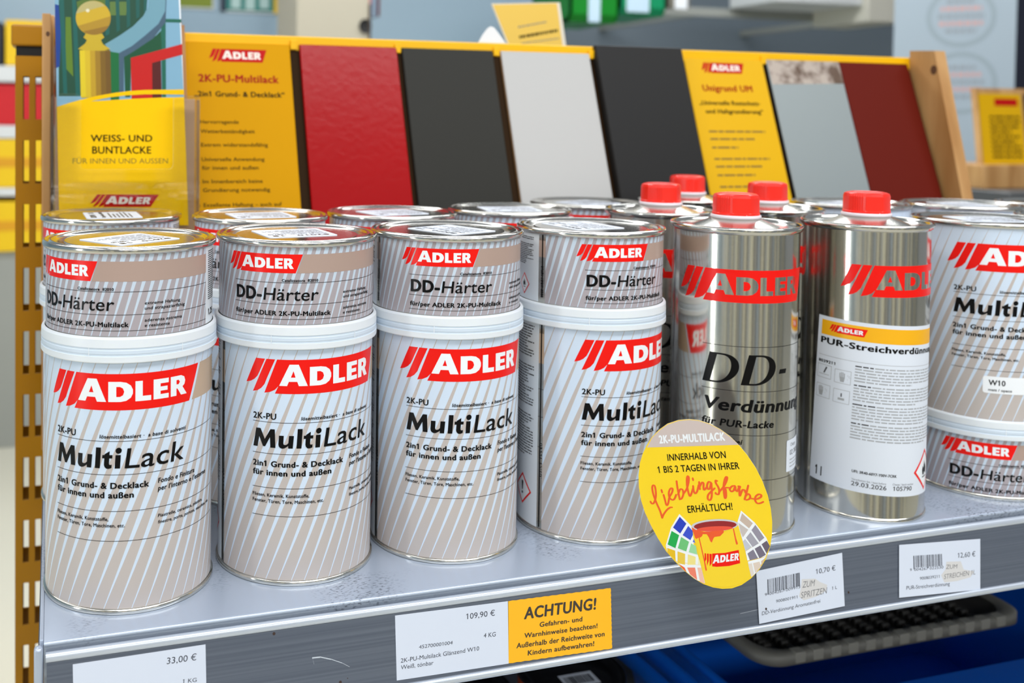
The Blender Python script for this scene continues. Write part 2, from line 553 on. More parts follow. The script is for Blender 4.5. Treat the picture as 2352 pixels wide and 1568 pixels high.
DISC = {"outline":[[-10.7,52.29],[-5.03,52.33],[1.34,50.96],[7.69,48.17],[13.32,44.58],[18.96,39.44],[23.89,33.73],[28.82,26.56],[32.73,18.92],[35.96,10.47],[37.82,2.59],[38.8,-5.41],[38.84,-13.56],[37.99,-21.11],[35.78,-28.9],[32.2,-36.19],[27.54,-42.58],[22.15,-47.63],[16.67,-50.68],[11.12,-51.95],[5.52,-52.01],[-0.15,-50.87],[-5.87,-48.27],[-11.66,-44.29],[-17.51,-39.13],[-22.66,-33.84],[-27.89,-26.21],[-32.42,-18.43],[-36.23,-10.51],[-38.71,-3.15],[-40.19,5.13],[-40.56,12.81],[-39.89,20.61],[-38.25,26.98],[-35.93,32.66],[-32.75,38.42],[-28.49,43.53],[-23.51,47.93],[-17.1,50.95]],"cap":[[-10.69,51.91],[-5.02,51.96],[1.34,50.58],[7.7,47.8],[13.33,44.2],[18.61,39.7],[-35.69,31.31],[-32.6,37.98],[-28.33,43.08],[-23.36,47.49],[-16.95,50.51]],"txt":[[[-28.18,34.92],[10.96,41.6],[-28.85,39.66]],[[-22.91,24.34],[11.53,30.66],[-23.5,28.47]],[[-28.54,15.8],[19.6,24.83],[-29.27,19.84]],[[-10.1,-7.06],[16.14,-1.17],[-10.83,-2.82]]],"script":[[[-32.96,-3.12],[-31.95,-4.38],[-30.74,-3.58],[-29.81,-0.34],[-29.74,3.3],[-30.45,7.09],[-31.54,7.46],[-32.0,5.84],[-31.33,2.04],[-29.27,-3.37],[-26.97,-8.22],[-25.56,-12.67]],[[-25.56,-12.67],[-24.73,-10.22],[-22.83,-7.1],[-20.92,-5.27],[-19.71,-4.99]],[[-25.07,2.4],[-24.18,-0.57],[-23.14,-4.04],[-22.18,-2.87],[-21.62,0.82]],[[-26.39,5.32],[-25.87,3.58]],[[-21.63,1.08],[-19.89,4.68],[-19.7,7.02],[-20.91,6.86],[-21.84,4.41],[-21.53,1.35],[-19.8,-0.21],[-18.36,0.77],[-17.45,3.48]],[[-17.37,12.23],[-16.7,7.7],[-15.21,0.7]],[[-16.33,3.63],[-15.1,7.15],[-13.65,7.09],[-13.12,4.6],[-14.02,1.64],[-15.21,0.81]],[[-13.12,4.6],[-11.25,7.94],[-10.23,12.18],[-10.1,15.27],[-10.79,16.2],[-11.23,14.09],[-10.95,9.52],[-9.74,4.56],[-8.78,4.18],[-7.43,8.98]],[[-7.46,10.51],[-7.07,7.5],[-6.17,5.83],[-5.01,7.27],[-4.13,11.48]],[[-7.8,15.33],[-7.48,13.99]],[[-3.94,13.55],[-3.75,11.28],[-3.36,8.78]],[[-3.49,10.55],[-2.26,13.27],[-1.3,12.89],[-1.25,10.09],[-0.75,8.89],[0.87,11.15]],[[3.29,13.77],[1.76,14.33],[0.85,12.17],[1.13,9.91],[2.32,10.08],[3.1,13.49]],[[3.29,13.77],[3.67,8.99],[3.61,4.91],[2.7,2.85],[1.5,3.34],[1.46,5.63],[2.84,7.86],[5.38,10.76]],[[6.7,15.51],[5.75,15.63],[6.03,13.89],[7.24,12.03],[8.0,9.6],[7.58,7.25],[6.16,7.31],[5.91,8.03]],[[7.78,8.55],[10.53,12.48],[12.09,16.24],[12.42,18.56],[11.58,18.45],[10.71,15.04],[10.56,10.97],[11.37,5.51],[12.06,6.62],[11.84,10.13],[11.48,11.85],[14.05,12.21]],[[17.05,13.89],[15.43,13.41],[14.16,11.47],[15.03,10.07],[16.41,11.02],[17.2,13.66],[17.43,11.42],[18.51,10.81],[19.62,13.74]],[[18.92,13.89],[20.08,13.8],[19.65,12.23],[19.97,7.99],[20.85,10.38],[21.51,11.98],[22.67,11.89],[23.17,10.45]],[[24.69,15.19],[24.06,11.84],[22.79,6.12]],[[23.21,8.19],[24.8,9.93],[25.98,8.59],[25.33,6.73],[23.72,6.0]],[[26.24,7.37],[29.47,7.32],[31.96,8.93],[32.16,10.21],[30.78,10.52],[29.2,9.04],[28.79,6.72],[29.98,4.89],[31.81,5.15],[33.53,6.25]]],"art":[["w",[[-15.27,-8.57],[-7.92,-15.17],[-6.02,-25.91],[-20.19,-18.07]]],["w",[[-20.18,-18.17],[-7.01,-24.78],[-3.72,-33.24],[-23.13,-30.01]]],["w",[[-23.12,-30.17],[-3.72,-33.24],[-1.93,-39.25],[-17.54,-41.53],[-23.36,-35.9]]],["w",[[-17.54,-41.94],[-1.93,-39.35],[0.93,-51.17],[0.21,-51.04],[-4.59,-49.81],[-10.42,-46.94],[-16.31,-42.77]]],["30,60,190",[[-15.0,-10.33],[-10.97,-14.1],[-14.55,-20.97],[-18.93,-17.78]]],["55,80,205",[[-9.83,-15.36],[-7.14,-18.13],[-6.89,-20.66],[-8.36,-24.28],[-13.08,-21.77]]],["80,100,210",[[-6.32,-23.14],[-5.46,-25.57],[-7.0,-25.04]]],["15,170,75",[[-19.76,-20.07],[-15.16,-22.1],[-17.22,-30.78],[-22.02,-29.11]]],["110,195,120",[[-13.93,-23.04],[-9.16,-25.38],[-10.72,-31.8],[-15.82,-30.55]]],["155,215,160",[[-7.94,-26.21],[-5.04,-27.29],[-4.07,-32.78],[-9.17,-32.06]]],["235,190,20",[[-22.27,-31.33],[-17.38,-32.35],[-17.5,-41.16],[-19.78,-39.21],[-22.67,-36.05]]],["235,200,70",[[-15.92,-32.53],[-11.31,-33.44],[-11.27,-40.39],[-16.1,-40.93]]],["240,225,140",[[-9.72,-33.44],[-5.04,-34.32],[-5.04,-39.35],[-9.78,-40.14]]],["240,235,190",[[-3.55,-34.75],[-2.71,-35.89],[-2.03,-38.86],[-3.46,-39.09]]],["240,85,50",[[-16.06,-42.99],[-11.48,-42.22],[-10.66,-46.73],[-12.38,-45.47]]],["240,130,105",[[-9.94,-41.97],[-5.24,-41.19],[-3.87,-49.94],[-8.47,-47.9]]],["240,190,170",[[-3.9,-40.96],[-1.66,-40.59],[0.68,-50.44],[-2.18,-50.68]]],["w",[[20.85,-1.06],[28.85,-7.33],[21.92,-18.97],[18.92,-8.57]]],["w",[[28.85,-7.33],[35.69,-15.81],[23.93,-25.98],[21.92,-18.97]]],["w",[[35.69,-15.81],[38.22,-20.67],[36.41,-27.98],[25.21,-31.82],[23.93,-26.23]]],["w",[[36.42,-28.23],[34.92,-33.24],[30.91,-39.45],[27.98,-42.72],[25.45,-32.29]]],["200,180,165",[[21.49,-2.63],[27.81,-7.99],[25.71,-11.48],[20.29,-7.36]]],["200,190,185",[[19.62,-8.97],[25.27,-12.4],[22.36,-17.64],[20.91,-14.84]]],["150,145,160",[[29.25,-8.77],[34.55,-15.99],[31.86,-18.92],[27.11,-12.37]]],["165,163,175",[[26.59,-13.71],[31.42,-20.0],[28.03,-22.8],[24.08,-17.63]]],["195,198,208",[[23.54,-18.47],[27.34,-22.91],[24.07,-25.95],[22.41,-20.16]]],["105,95,110",[[35.96,-17.53],[37.86,-20.73],[36.83,-26.16],[33.04,-20.24]]],["115,108,125",[[32.37,-21.1],[36.39,-26.98],[32.08,-29.19],[29.2,-23.62]]],["130,125,142",[[28.38,-24.25],[31.25,-29.32],[26.59,-31.35],[25.11,-27.3]]],["215,185,160",[[35.98,-29.05],[34.02,-34.15],[33.03,-30.79]]],["222,205,190",[[32.12,-31.19],[33.81,-34.94],[30.46,-39.52],[28.47,-32.8]]],["225,215,205",[[27.78,-32.92],[29.78,-40.14],[28.12,-42.44],[25.94,-33.72]]],["248,212,40",[[-7.67,-15.65],[-5.07,-25.51],[0.93,-51.17],[5.94,-52.09],[12.54,-51.71],[18.14,-49.98],[24.12,-46.41],[28.21,-42.68],[24.7,-29.89],[19.41,-10.01],[11.81,-15.73],[2.4,-17.69]]],["240,90,40",[[-7.65,-16.26],[-5.24,-17.33],[-0.92,-17.95],[-1.35,-20.31],[-2.28,-21.48],[-3.71,-21.96],[-4.65,-22.87],[-5.52,-22.5]]],["240,90,40",[[-0.92,-17.95],[4.74,-16.31],[11.08,-14.57],[11.12,-16.35],[9.05,-18.95],[5.77,-19.97],[5.08,-21.35],[4.33,-23.77],[3.46,-23.14],[2.46,-20.74],[1.0,-18.67]]],["240,90,40",[[-3.62,-21.69],[-3.0,-21.59],[0.89,-37.35],[1.83,-41.54],[1.23,-42.31],[0.73,-41.21],[-0.08,-36.49]]],["240,90,40",[[16.19,-12.27],[16.9,-12.42],[18.43,-18.76],[19.52,-21.88],[19.21,-22.68],[18.51,-22.69],[18.0,-20.85]]],["red",[[4.65,-30.6],[12.08,-29.0],[20.07,-25.84],[21.07,-34.02],[14.59,-36.87],[7.56,-38.54],[4.82,-38.74]]],["red",[[0.2,-31.07],[1.01,-31.09],[1.32,-34.72],[0.41,-36.92]]],["red",[[1.62,-31.09],[2.67,-31.03],[2.76,-35.51],[1.78,-38.99]]],["red",[[3.05,-31.02],[4.38,-30.9],[4.49,-36.76],[3.4,-38.98]]],["205,205,210",[[19.48,-9.77],[19.2,-10.68],[18.25,-11.69],[16.69,-12.75],[14.58,-13.8],[12.02,-14.79],[9.15,-15.67],[6.11,-16.4],[3.04,-16.94],[0.11,-17.26],[-2.55,-17.35],[-4.79,-17.2],[-6.5,-16.81],[-7.58,-16.21],[-7.99,-15.42],[-7.7,-14.49],[-6.72,-13.46],[-5.11,-12.4],[-2.95,-11.34],[-0.36,-10.34],[2.54,-9.47],[5.6,-8.75],[8.65,-8.22],[11.56,-7.92],[14.17,-7.84],[16.37,-8.01],[18.03,-8.4],[19.09,-8.99]]],["150,30,35",[[18.51,-10.18],[18.25,-10.89],[17.38,-11.69],[15.94,-12.55],[14.01,-13.42],[11.68,-14.25],[9.06,-15.01],[6.29,-15.66],[3.5,-16.17],[0.83,-16.5],[-1.59,-16.65],[-3.62,-16.59],[-5.16,-16.35],[-6.14,-15.92],[-6.5,-15.33],[-6.23,-14.61],[-5.33,-13.8],[-3.86,-12.93],[-1.89,-12.06],[0.47,-11.22],[3.11,-10.46],[5.9,-9.82],[8.68,-9.33],[11.33,-9.0],[13.7,-8.87],[15.7,-8.93],[17.21,-9.18],[18.16,-9.6]]],["235,80,60",[[16.42,-12.53],[16.18,-12.92],[15.42,-13.39],[14.2,-13.94],[12.55,-14.52],[10.57,-15.12],[8.35,-15.69],[6.0,-16.22],[3.64,-16.67],[1.38,-17.02],[-0.65,-17.26],[-2.35,-17.37],[-3.65,-17.35],[-4.46,-17.19],[-4.75,-16.91],[-4.51,-16.51],[-3.74,-16.03],[-2.48,-15.48],[-0.81,-14.89],[1.2,-14.29],[3.44,-13.72],[5.79,-13.2],[8.15,-12.75],[10.38,-12.4],[12.39,-12.17],[14.07,-12.06],[15.34,-12.09],[16.13,-12.25]]],["240,90,40",[[-7.66,-15.9],[-5.24,-17.07],[-0.45,-17.62],[5.22,-16.34],[11.09,-14.83],[11.11,-16.09],[4.79,-18.34],[-0.9,-19.22],[-5.19,-19.37],[-7.13,-18.64]]]],"artlogo":[[5.07,-36.92],[20.11,-32.26],[5.3,-31.93]]}
LEAF = {"sheet":[[-9.86,389.43],[91.36,396.27],[99.84,187.99],[-5.79,190.3]],"yellow":[[-7.1,288.16],[1.97,290.88],[11.11,292.79],[27.24,293.99],[50.6,295.79],[74.36,297.25],[93.16,298.04],[99.12,189.02],[-5.58,191.26]],"arc":[[-7.1,288.4],[1.97,291.83],[11.1,294.58],[24.91,298.13],[38.85,300.76],[50.58,302.41],[62.4,303.46],[93.01,304.51],[93.15,300.12],[74.35,300.16],[62.42,299.84],[48.24,298.76],[34.2,296.85],[20.3,293.76],[11.11,290.78],[1.98,288.75],[-7.1,286.04]],"txt":[["WEISS- UND",[[19.01,260.13],[69.14,260.29],[18.99,265.62]]],["BUNTLACKE",[[20.19,250.22],[68.23,250.2],[20.17,256.07]]],["FÜR INNEN UND AUSSEN",[[4.7,242.02],[82.2,241.89],[4.69,246.3]]]],"logo":[[17.99,206.1],[68.79,205.28],[20.51,216.48]],"art":[["128,172,196",[[-9.8,385.67],[89.84,391.9],[93.22,286.11],[-9.32,284.56]]],["22,72,52",[[-6.47,385.83],[63.75,389.21],[62.49,357.25],[48.66,335.53],[10.46,297.36],[-6.33,297.08]]],["92,124,30",[[-1.1,361.83],[2.92,361.99],[5.03,313.32],[-1.02,320.15]]],["84,112,40",[[7.59,374.7],[31.29,384.15],[29.32,356.02],[9.65,355.29]]],["92,120,54",[[34.05,375.86],[48.5,376.49],[47.16,365.15],[34.08,364.63]]],["14,60,140",[[-9.77,371.86],[-6.45,371.31],[-4.74,347.83],[-5.7,321.42],[-9.36,319.94]]],["16,92,84",[[-6.47,385.83],[-2.81,386.01],[0.36,299.28],[-2.65,299.23]]],["16,92,84",[[3.54,386.31],[6.56,386.46],[10.8,297.36],[7.09,297.3]]],["16,92,84",[[30.25,387.6],[33.67,387.77],[33.79,349.16],[30.71,347.65]]],["14,88,80",[[38.12,387.98],[41.22,388.13],[42.37,352.98],[39.62,350.77]]],["14,88,80",[[47.08,388.41],[50.19,388.56],[50.66,356.81],[47.89,354.59]]],["14,88,80",[[54.7,388.78],[58.17,388.95],[58.27,364.18],[55.5,362.65]]],["14,88,80",[[61.66,389.11],[65.15,389.28],[63.84,370.08],[61.75,367.86]]],["20,100,80",[[76.87,363.49],[90.35,363.66],[90.72,360.8],[77.24,360.65]]],["20,100,80",[[75.82,360.6],[79.71,360.74],[80.37,297.79],[77.19,297.74]]],["8,78,46",[[45.55,331.9],[71.65,349.04],[75.86,353.47],[76.65,336.36],[51.45,329.95],[50.88,297.31],[46.72,297.24]]],["66,92,112",[[79.57,389.98],[80.63,390.03],[79.71,360.74],[69.55,346.83],[52.82,334.94],[45.56,330.49],[45.67,298.64],[41.87,298.58],[41.41,333.55],[52.11,339.88],[62.53,348.73],[73.72,359.09],[78.96,369.99]]],["112,158,174",[[66.55,389.35],[79.92,389.99],[79.31,370.0],[73.72,359.09],[62.53,348.73],[52.11,339.88],[41.41,333.55],[34.87,334.77],[30.05,340.6],[41.7,348.02],[52.74,356.18],[61.06,365.0],[65.22,372.97]]],["6,104,52",[[34.18,334.75],[41.4,333.76],[41.89,294.33],[35.0,294.23]]],["196,12,6",[[51.11,329.94],[90.82,342.88],[91.44,333.92],[75.98,328.48],[68.59,326.14],[69.07,296.89],[51.93,295.91]]],["84,14,10",[[68.59,326.14],[75.98,328.48],[76.83,297.01],[69.07,296.89]]],["208,176,30",[[10.03,335.08],[34.52,335.82],[34.99,297.05],[11.48,295.97]]],["130,96,24",[[24.61,334.82],[34.52,335.82],[34.99,297.05],[26.08,296.21]]],["198,168,36",[[8.68,336.09],[14.41,340.81],[15.76,343.64],[13.05,345.65],[14.73,348.85],[27.98,349.31],[29.69,346.21],[26.97,344.01],[28.69,340.56],[34.52,336.87],[26.65,334.88],[16.46,334.58]]],["204,168,36",[[34.78,362.55],[34.57,360.08],[33.94,357.66],[32.92,355.38],[31.52,353.3],[29.8,351.49],[27.8,350.01],[25.6,348.89],[23.25,348.17],[20.83,347.87],[18.41,348.0],[16.07,348.56],[13.88,349.52],[11.9,350.86],[10.19,352.54],[8.81,354.5],[7.79,356.68],[7.16,359.02],[6.95,361.46],[7.15,363.9],[7.77,366.29],[8.78,368.56],[10.15,370.62],[11.85,372.43],[13.82,373.92],[16.01,375.05],[18.34,375.79],[20.75,376.11],[23.17,376.0],[25.52,375.47],[27.73,374.53],[29.73,373.2],[31.46,371.53],[32.87,369.56],[33.91,367.37],[34.56,365.0]]]]}


# ------------------------------------------------------------------ paint cans
R = 49.5


def can_wall(g, z0, z1, stripes, u_left, u_seam, u_right, white_right):
    """label wall as angular columns: striped print, tin seam, white back panel"""
    circ = 2 * math.pi * R

    def cols(a, b, m, uvflag):
        n = max(2, int((b - a) / 3.2))
        rows, uvs = [], []
        for z in (z0, z1):
            rows.append([(R * math.sin((a + (b - a) * i / n) / R), -R * math.cos((a + (b - a) * i / n) / R), z) for i in range(n + 1)])
            uvs.append([((a + (b - a) * i / n) / 100.0, z / 100.0) for i in range(n + 1)])
        g.grid(rows, m, True, False, uvs)
    cols(u_left, u_right, stripes, True)
    cols(u_seam, u_left, SEAM, False)
    cols(u_right, u_seam + circ, WHITE, False)


def diamond(p, cu, cv, hu, hv, kind):
    p.poly([(cu - hu, cv), (cu, cv - hv), (cu + hu, cv), (cu, cv + hv)], RED, 1)
    k = 0.84
    p.poly([(cu - hu * k, cv), (cu, cv - hv * k), (cu + hu * k, cv), (cu, cv + hv * k)], PWHITE, 2)
    if kind == '!':
        p.poly([(cu - hu * .11, cv + hv * .45), (cu - hu * .06, cv - hv * .10), (cu + hu * .06, cv - hv * .10), (cu + hu * .11, cv + hv * .45), (cu, cv + hv * .5)], BLACK, 3)
        p.poly([(cu + hu * .09 * math.cos(a), cv - hv * .27 + hv * .09 * math.sin(a)) for a in [i * math.pi / 5 for i in range(10)]], BLACK, 3)
    else:
        p.poly([(cu + hu * x, cv + hv * y) for x, y in [(-.22, -.22), (-.28, 0), (-.2, .2), (-.1, .08), (-.04, .44), (.1, .18), (.14, .3), (.24, .05), (.26, -.1), (.16, -.24), (.02, -.1), (-.06, -.25)]], BLACK, 3)
        p.rect(cu - hu * .26, cv - hv * .36, cu + hu * .26, cv - hv * .30, BLACK, 3)


def heavy_multi(p, u0, v0, cap, sx):
    """heavy humanist lettering for the product name's first half"""
    dot = [(3.56 + .155 * math.cos(k * math.pi / 8), .90 + .155 * math.sin(k * math.pi / 8)) for k in range(16)]
    for pts in ([(0, 0), (.11, 1), (.37, 1), (.655, .44), (.94, 1), (1.18, 1), (1.28, 0), (1.0, 0), (.94, .56), (.70, .04), (.58, .04), (.32, .56), (.26, 0)],
                [(1.43, .68), (1.43, .20), (1.46, .10), (1.53, .02), (1.64, -.02), (1.76, 0), (1.88, .07), (1.96, .14), (1.97, 0), (2.21, 0), (2.23, .68), (1.97, .68), (1.96, .29), (1.88, .21), (1.78, .18), (1.71, .21), (1.69, .29), (1.69, .68)],
                [(2.41, 0), (2.67, 0), (2.67, 1.05), (2.41, 1.05)],
                [(2.87, .60), (2.87, .18), (2.91, .07), (3.0, -.01), (3.12, -.02), (3.26, .03), (3.26, .2), (3.19, .18), (3.13, .2), (3.12, .26), (3.12, .60)],
                [(2.87, .60), (3.12, .60), (3.12, .88), (2.87, .72)], [(2.76, .51), (2.87, .51), (2.87, .68), (2.76, .68)], [(3.12, .51), (3.27, .51), (3.27, .68), (3.12, .68)],
                [(3.42, 0), (3.68, 0), (3.68, .68), (3.42, .68)], dot):
        p.poly([(u0 + x * sx + .06 * y * cap, v0 + y * cap) for x, y in pts], BLACK, 3)


def large_print():
    p = Print()
    p.logo(lambda u, v: (u, 116.4 + v * 0.98), RED, PWHITE)
    p.poly([(94.0, 137), (117.5, 137), (117.5, 116.4), (86.2, 116.4)], TAN, 0)
    for z in (98.8, 79.8, 59.0, 42.0):
        p.rect(-0.2, z - 0.14, 113, z + 0.14, BLACK, 1)
    p.t('2K-PU', 0, 100.6, 3.6, BLACK, 15.0, 0.04)
    p.t('lösemittelbasiert ·  a base di solventi', 30, 100.5, 2.0, BLACK, 81, 0.035, lean=0.15)
    heavy_multi(p, 0.2, 83.5, 11.2, 41.8 / 3.71)
    p.t('Lack', 44.2, 83.5, 11.2, BLACK, 79.6, 0.012, lean=0.14)
    p.t('2in1 Grund- & Decklack', 0, 72.0, 3.3, BLACK, 57.9, 0.055)
    p.t('für innen und außen', 0, 66.6, 3.3, BLACK, 49.4, 0.055)
    p.t('Fondo e Finitura', 63, 73.0, 2.7, BLACK, 88.7, 0.04, lean=0.12)
    p.t("per l'interno e l'esterno", 63, 68.6, 2.7, BLACK, 101, 0.04, lean=0.12)
    p.t('Fliesen, Keramik, Kunststoffe,', 0, 53.6, 1.95, BLACK, 35.3, 0.03)
    p.t('Fenster, Türen, Tore, Maschinen, etc.', 0, 50.0, 1.95, BLACK, 44.5, 0.03)
    p.t('Piastrelle, ceramica, plastica,', 63, 53.2, 1.85, BLACK, 97, 0.02, lean=0.12)
    p.t('finestre, porte, portoni, macchine, etc.', 63, 49.5, 1.85, BLACK, 106, 0.02, lean=0.12)
    # seam side
    p.rect(-30.4, 4, -29.3, 146, BLACK, 1)
    p.rect(-32.0, 116.4, -30.4, 137, TAN, 0)
    p.rect(-29.3, 116.4, -27.5, 137, TAN, 0)
    for z in (98.8, 79.8, 59.0):
        p.rect(-32.0, z - 0.12, -27.5, z + 0.12, BLACK, 1)
    p.text('03221 17:10.', (-27.9, 62), (-27.9, 38), (-29.6, 62), BLACK, 0.0, 2)
    # back panels with small print
    for k, (a, b, n) in enumerate([(140, 118, 12), (112, 84, 15), (78, 48, 16)]):
        p.bars(-66, -36.5, a, 1.9, n, 0.75, DGREY, 1, 3 + k)
    diamond(p, -48.5, 25, 11, 11, '!')
    for k, (a, n) in enumerate([(138, 18), (98, 24), (46, 14)]):
        p.bars(121, 180, a, 1.9, n, 0.75, DGREY, 1, 13 + k)
    return p


def small_print():
    p = Print()
    p.logo(lambda u, v: (-4.1 + (u + 1.5) * 0.527, 31.0 + v * 0.538), RED, PWHITE)
    p.poly([(46.0, 42.3), (117.5, 42.3), (117.5, 31.0), (41.8, 31.0)], TANS, 0)
    for z in (25.2, 12.3, 3.3):
        p.rect(-0.2, z - 0.13, 117.3, z + 0.13, BLACK, 1)
    p.t('Catalizzatore  82010', 32.7, 25.9, 1.55, BLACK, 54.6, 0.05)
    p.t('DD-', 0.8, 14.6, 7.3, BLACK, 20.2, 0.075)
    p.t('Härter', 21.2, 14.6, 7.3, BLACK, 54.6, 0.012, lean=0.1)
    p.t('für/per ADLER 2K-PU-Multilack', 0.4, 5.5, 2.65, BLACK, 62.9, 0.055)
    p.t('extreme Haftung', 71.6, 17.8, 1.7, BLACK, 93.4, 0.02, lean=0.1)
    p.t('und strapazierfähig', 71.6, 14.9, 1.7, BLACK, 96.6, 0.02, lean=0.1)
    p.t('aderenza estrema', 71.6, 8.1, 1.7, BLACK, 94.6, 0.02, lean=0.1)
    p.t('e resistente', 71.6, 5.1, 1.7, BLACK, 86.4, 0.02, lean=0.1)
    p.rect(-31.7, 4, -30.6, 46, BLACK, 1)
    p.rect(-34.5, 31, -31.7, 42.3, TANS, 0)
    p.rect(-30.6, 31, -28.5, 42.3, TANS, 0)
    p.text('06921 10:56. 0500', (-30.2, 25), (-30.2, 3.5), (-32.2, 25), BLACK, 0.02, 2)
    p.bars(-68, -40, 43, 1.25, 2, 0.6, DGREY, 1, 31)
    p.bars(-68, -40, 38, 1.25, 12, 0.6, DGREY, 1, 32)
    diamond(p, -51.5, 10.5, 7.2, 7.6, 'f')
    p.bars(121, 176, 43, 1.25, 24, 0.6, DGREY, 1, 33)
    p.t('1,25', 121.5, 5.0, 3.6, BLACK, None, 0.03)
    return p


def ring_profile():
    return [(49.9, 0), (51.9, 0.0), (52.2, 0.5), (52.2, 3.6), (51.8, 3.9), (51.8, 4.8), (52.05, 5.1), (52.05, 7.0), (51.8, 7.3), (51.8, 8.2), (52.1, 8.5), (51.9, 13.2), (51.4, 14.2), (50.0, 14.4), (49.9, 0)]


MILK = mat('milky_plastic', (240, 246, 252), 0.32, 0.0, 0.0, 0.5)
MILK.node_tree.nodes['Principled BSDF'].inputs['Subsurface Weight'].default_value = 0.25
MILK.node_tree.nodes['Principled BSDF'].inputs['Subsurface Radius'].default_value = (0.004, 0.004, 0.005)
MILK.node_tree.nodes['Principled BSDF'].inputs['Transmission Weight'].default_value = 0.12

MILKB = mat('milky_plastic_thin', (210, 223, 236), 0.32, 0.0, 0.0, 0.5)


def base_rim(parent, z=0.0, k=1.0):
    g = G()
    if k != 1.0:
        g.lathe([(47.0, z + 1.5), (48.6, z), (49.4, z + 0.8), (49.45, z + 3.5)], TIN, 96, sharp=False)
        g.face([(47.0 * math.cos(a), 47.0 * math.sin(a), z + 1.5) for a in [i * 2 * math.pi / 48 for i in range(48)]][::-1], TIN)
        return g.build('base_rim', parent)
    g.lathe([(47.5, z + 1.5), (49.2, z + 0.2), (50.3, z + 0.0), (50.75, z + 0.7), (50.75, z + 2.3), (50.3, z + 3.1), (49.45, z + 3.3)], TIN, 96, sharp=False)
    g.face([(47.5 * math.cos(a), 47.5 * math.sin(a), z + 1.5) for a in [i * 2 * math.pi / 48 for i in range(48)]][::-1], TIN)
    return g.build('base_rim', parent)


def lid(parent, h, sticker_rot=0.0, sticker=True, off=(0, 0)):
    """pressed lever lid with rolled rim; h = top height of the rim"""
    g = G()
    g.lathe([(49.4, h - 4.4), (50.4, h - 4.2), (51.4, h - 3.2), (51.6, h - 1.9), (51.2, h - 0.6), (50.4, h), (49.6, h - 0.4), (49.0, h - 1.5)], LIDTIN, 112, sharp=False)
    r = g.build('rim', parent)
    g = G()
    g.lathe([(49.0, h - 1.5), (48.3, h - 1.6), (47.7, h - 0.9), (47.0, h - 0.3), (46.1, h - 0.35), (45.4, h - 1.0), (44.8, h - 1.75), (43.9, h - 1.9), (39.7, h - 1.9), (39.2, h - 1.55), (38.7, h - 1.4), (38.2, h - 1.55)], LIDTIN, 112, sharp=False)
    g.face([(38.2 * math.cos(a), 38.2 * math.sin(a), h - 1.55) for a in [i * 2 * math.pi / 112 for i in range(112)]], PANEL)
    l = g.build('lid', parent)
    if sticker:
        g = G()
        ca, sa = math.cos(sticker_rot), math.sin(sticker_rot)

        def place(u, v, hh):
            x, y = off[0] + u * ca - v * sa, off[1] + u * sa + v * ca
            return (x, y, h - 1.18 + hh)
        p = Print()
        p.t('82010   18', -19, 12.5, 4.2, BLACK, 19, 0.03)
        p.t('Charge Härter: 108740', -20, 6.2, 2.8, BLACK, 20, 0.01)
        p.bars(-20, 19, 1.5, 3.0, 6, 1.3, DGREY, 1, 5)
        rr = []
        w2, h2, c = 23, 20, 2.0
        for cx, cy, a0 in ((w2 - c, h2 - c, 0), (-w2 + c, h2 - c, 90), (-w2 + c, -h2 + c, 180), (w2 - c, -h2 + c, 270)):
            for k in range(4):
                a = math.radians(a0 + 30 * k)
                rr.append((cx + c * math.cos(a), cy + c * math.sin(a)))
        g.prism(rr, PAPER, lambda u, v, d: place(u, v, d), -0.34, 0.0)
        p.emit(g, place, None, 0.02, 0.01)
        g.build('lid_sticker', l)
    return r


_cache = {}


def large_can(parent, z=0.0, with_lid=False, srot=0.0, rz=0.0):
    if 'large' not in _cache:
        g = G()
        can_wall(g, 3.2, 150.0, STR_L, -27.5, -32.0, 117.5, 0)
        g.lathe([(49.5, 150.0), (44, 150.2)], SEAM, 64)
        g.face([(44 * math.cos(a), 44 * math.sin(a), 150.2) for a in [i * 2 * math.pi / 48 for i in range(48)]], SEAM)
        large_print().emit(g, cyl(R), 1.3, smooth=True)
        o = g.build('paint_can', parent, recalc=False)
        _cache['large'] = o.data
    else:
        o = bpy.data.objects.new('paint_can', _cache['large'])
        COL.objects.link(o)
        o.parent = parent
    o.location = (0, 0, z / 1000.0)
    o.rotation_euler = (0, 0, rz)
    base_rim(o)
    if with_lid:
        lid(o, 153.0, srot - rz)
    return o


def small_can(parent, z=158.0, with_lid=True, srot=0.0, rz=0.0, off=(0, 0)):
    if 'small' not in _cache:
        g = G()
        can_wall(g, 0.2, 46.4, STR_S, -28.5, -34.5, 117.5, 0)
        g.lathe([(49.5, 46.4), (44, 46.6)], SEAM, 64)
        g.face([(44 * math.cos(a), 44 * math.sin(a), 46.0) for a in [i * 2 * math.pi / 48 for i in range(48)]], SEAM)
        small_print().emit(g, cyl(R), 1.3, smooth=True)
        o = g.build('hardener_can', parent, recalc=False)
        _cache['small'] = o.data
    else:
        o = bpy.data.objects.new('hardener_can', _cache['small'])
        COL.objects.link(o)
        o.parent = parent
    o.location = (0, 0, z / 1000.0)
    o.rotation_euler = (0, 0, rz)
    if with_lid:
        base_rim(o, -3.2, 0.97)
    else:
        base_rim(o)
    if with_lid:
        lid(o, 50.5, srot - rz, True, off)
    return o


def clip_ring(parent, z):
    g = G()
    pr_ = [(r, zz + z) for r, zz in ring_profile()]
    g.lathe(pr_[:4], MILK, 112)
    g.lathe(pr_[3:11], MILKB, 112)
    g.lathe(pr_[10:], MILK, 112)
    for a0 in (20, 70, 130, 185, 240, 300, 350):
        a = math.radians(a0)
        ca, sa = math.cos(a), math.sin(a)
        g.face([(52.12 * ca - t * sa, 52.12 * sa + t * ca, z + zz) for t, zz in ((-.25, 3.7), (.25, 3.7), (.25, 8.4), (-.25, 8.4))], MILK)
    return g.build('clip_ring', parent)


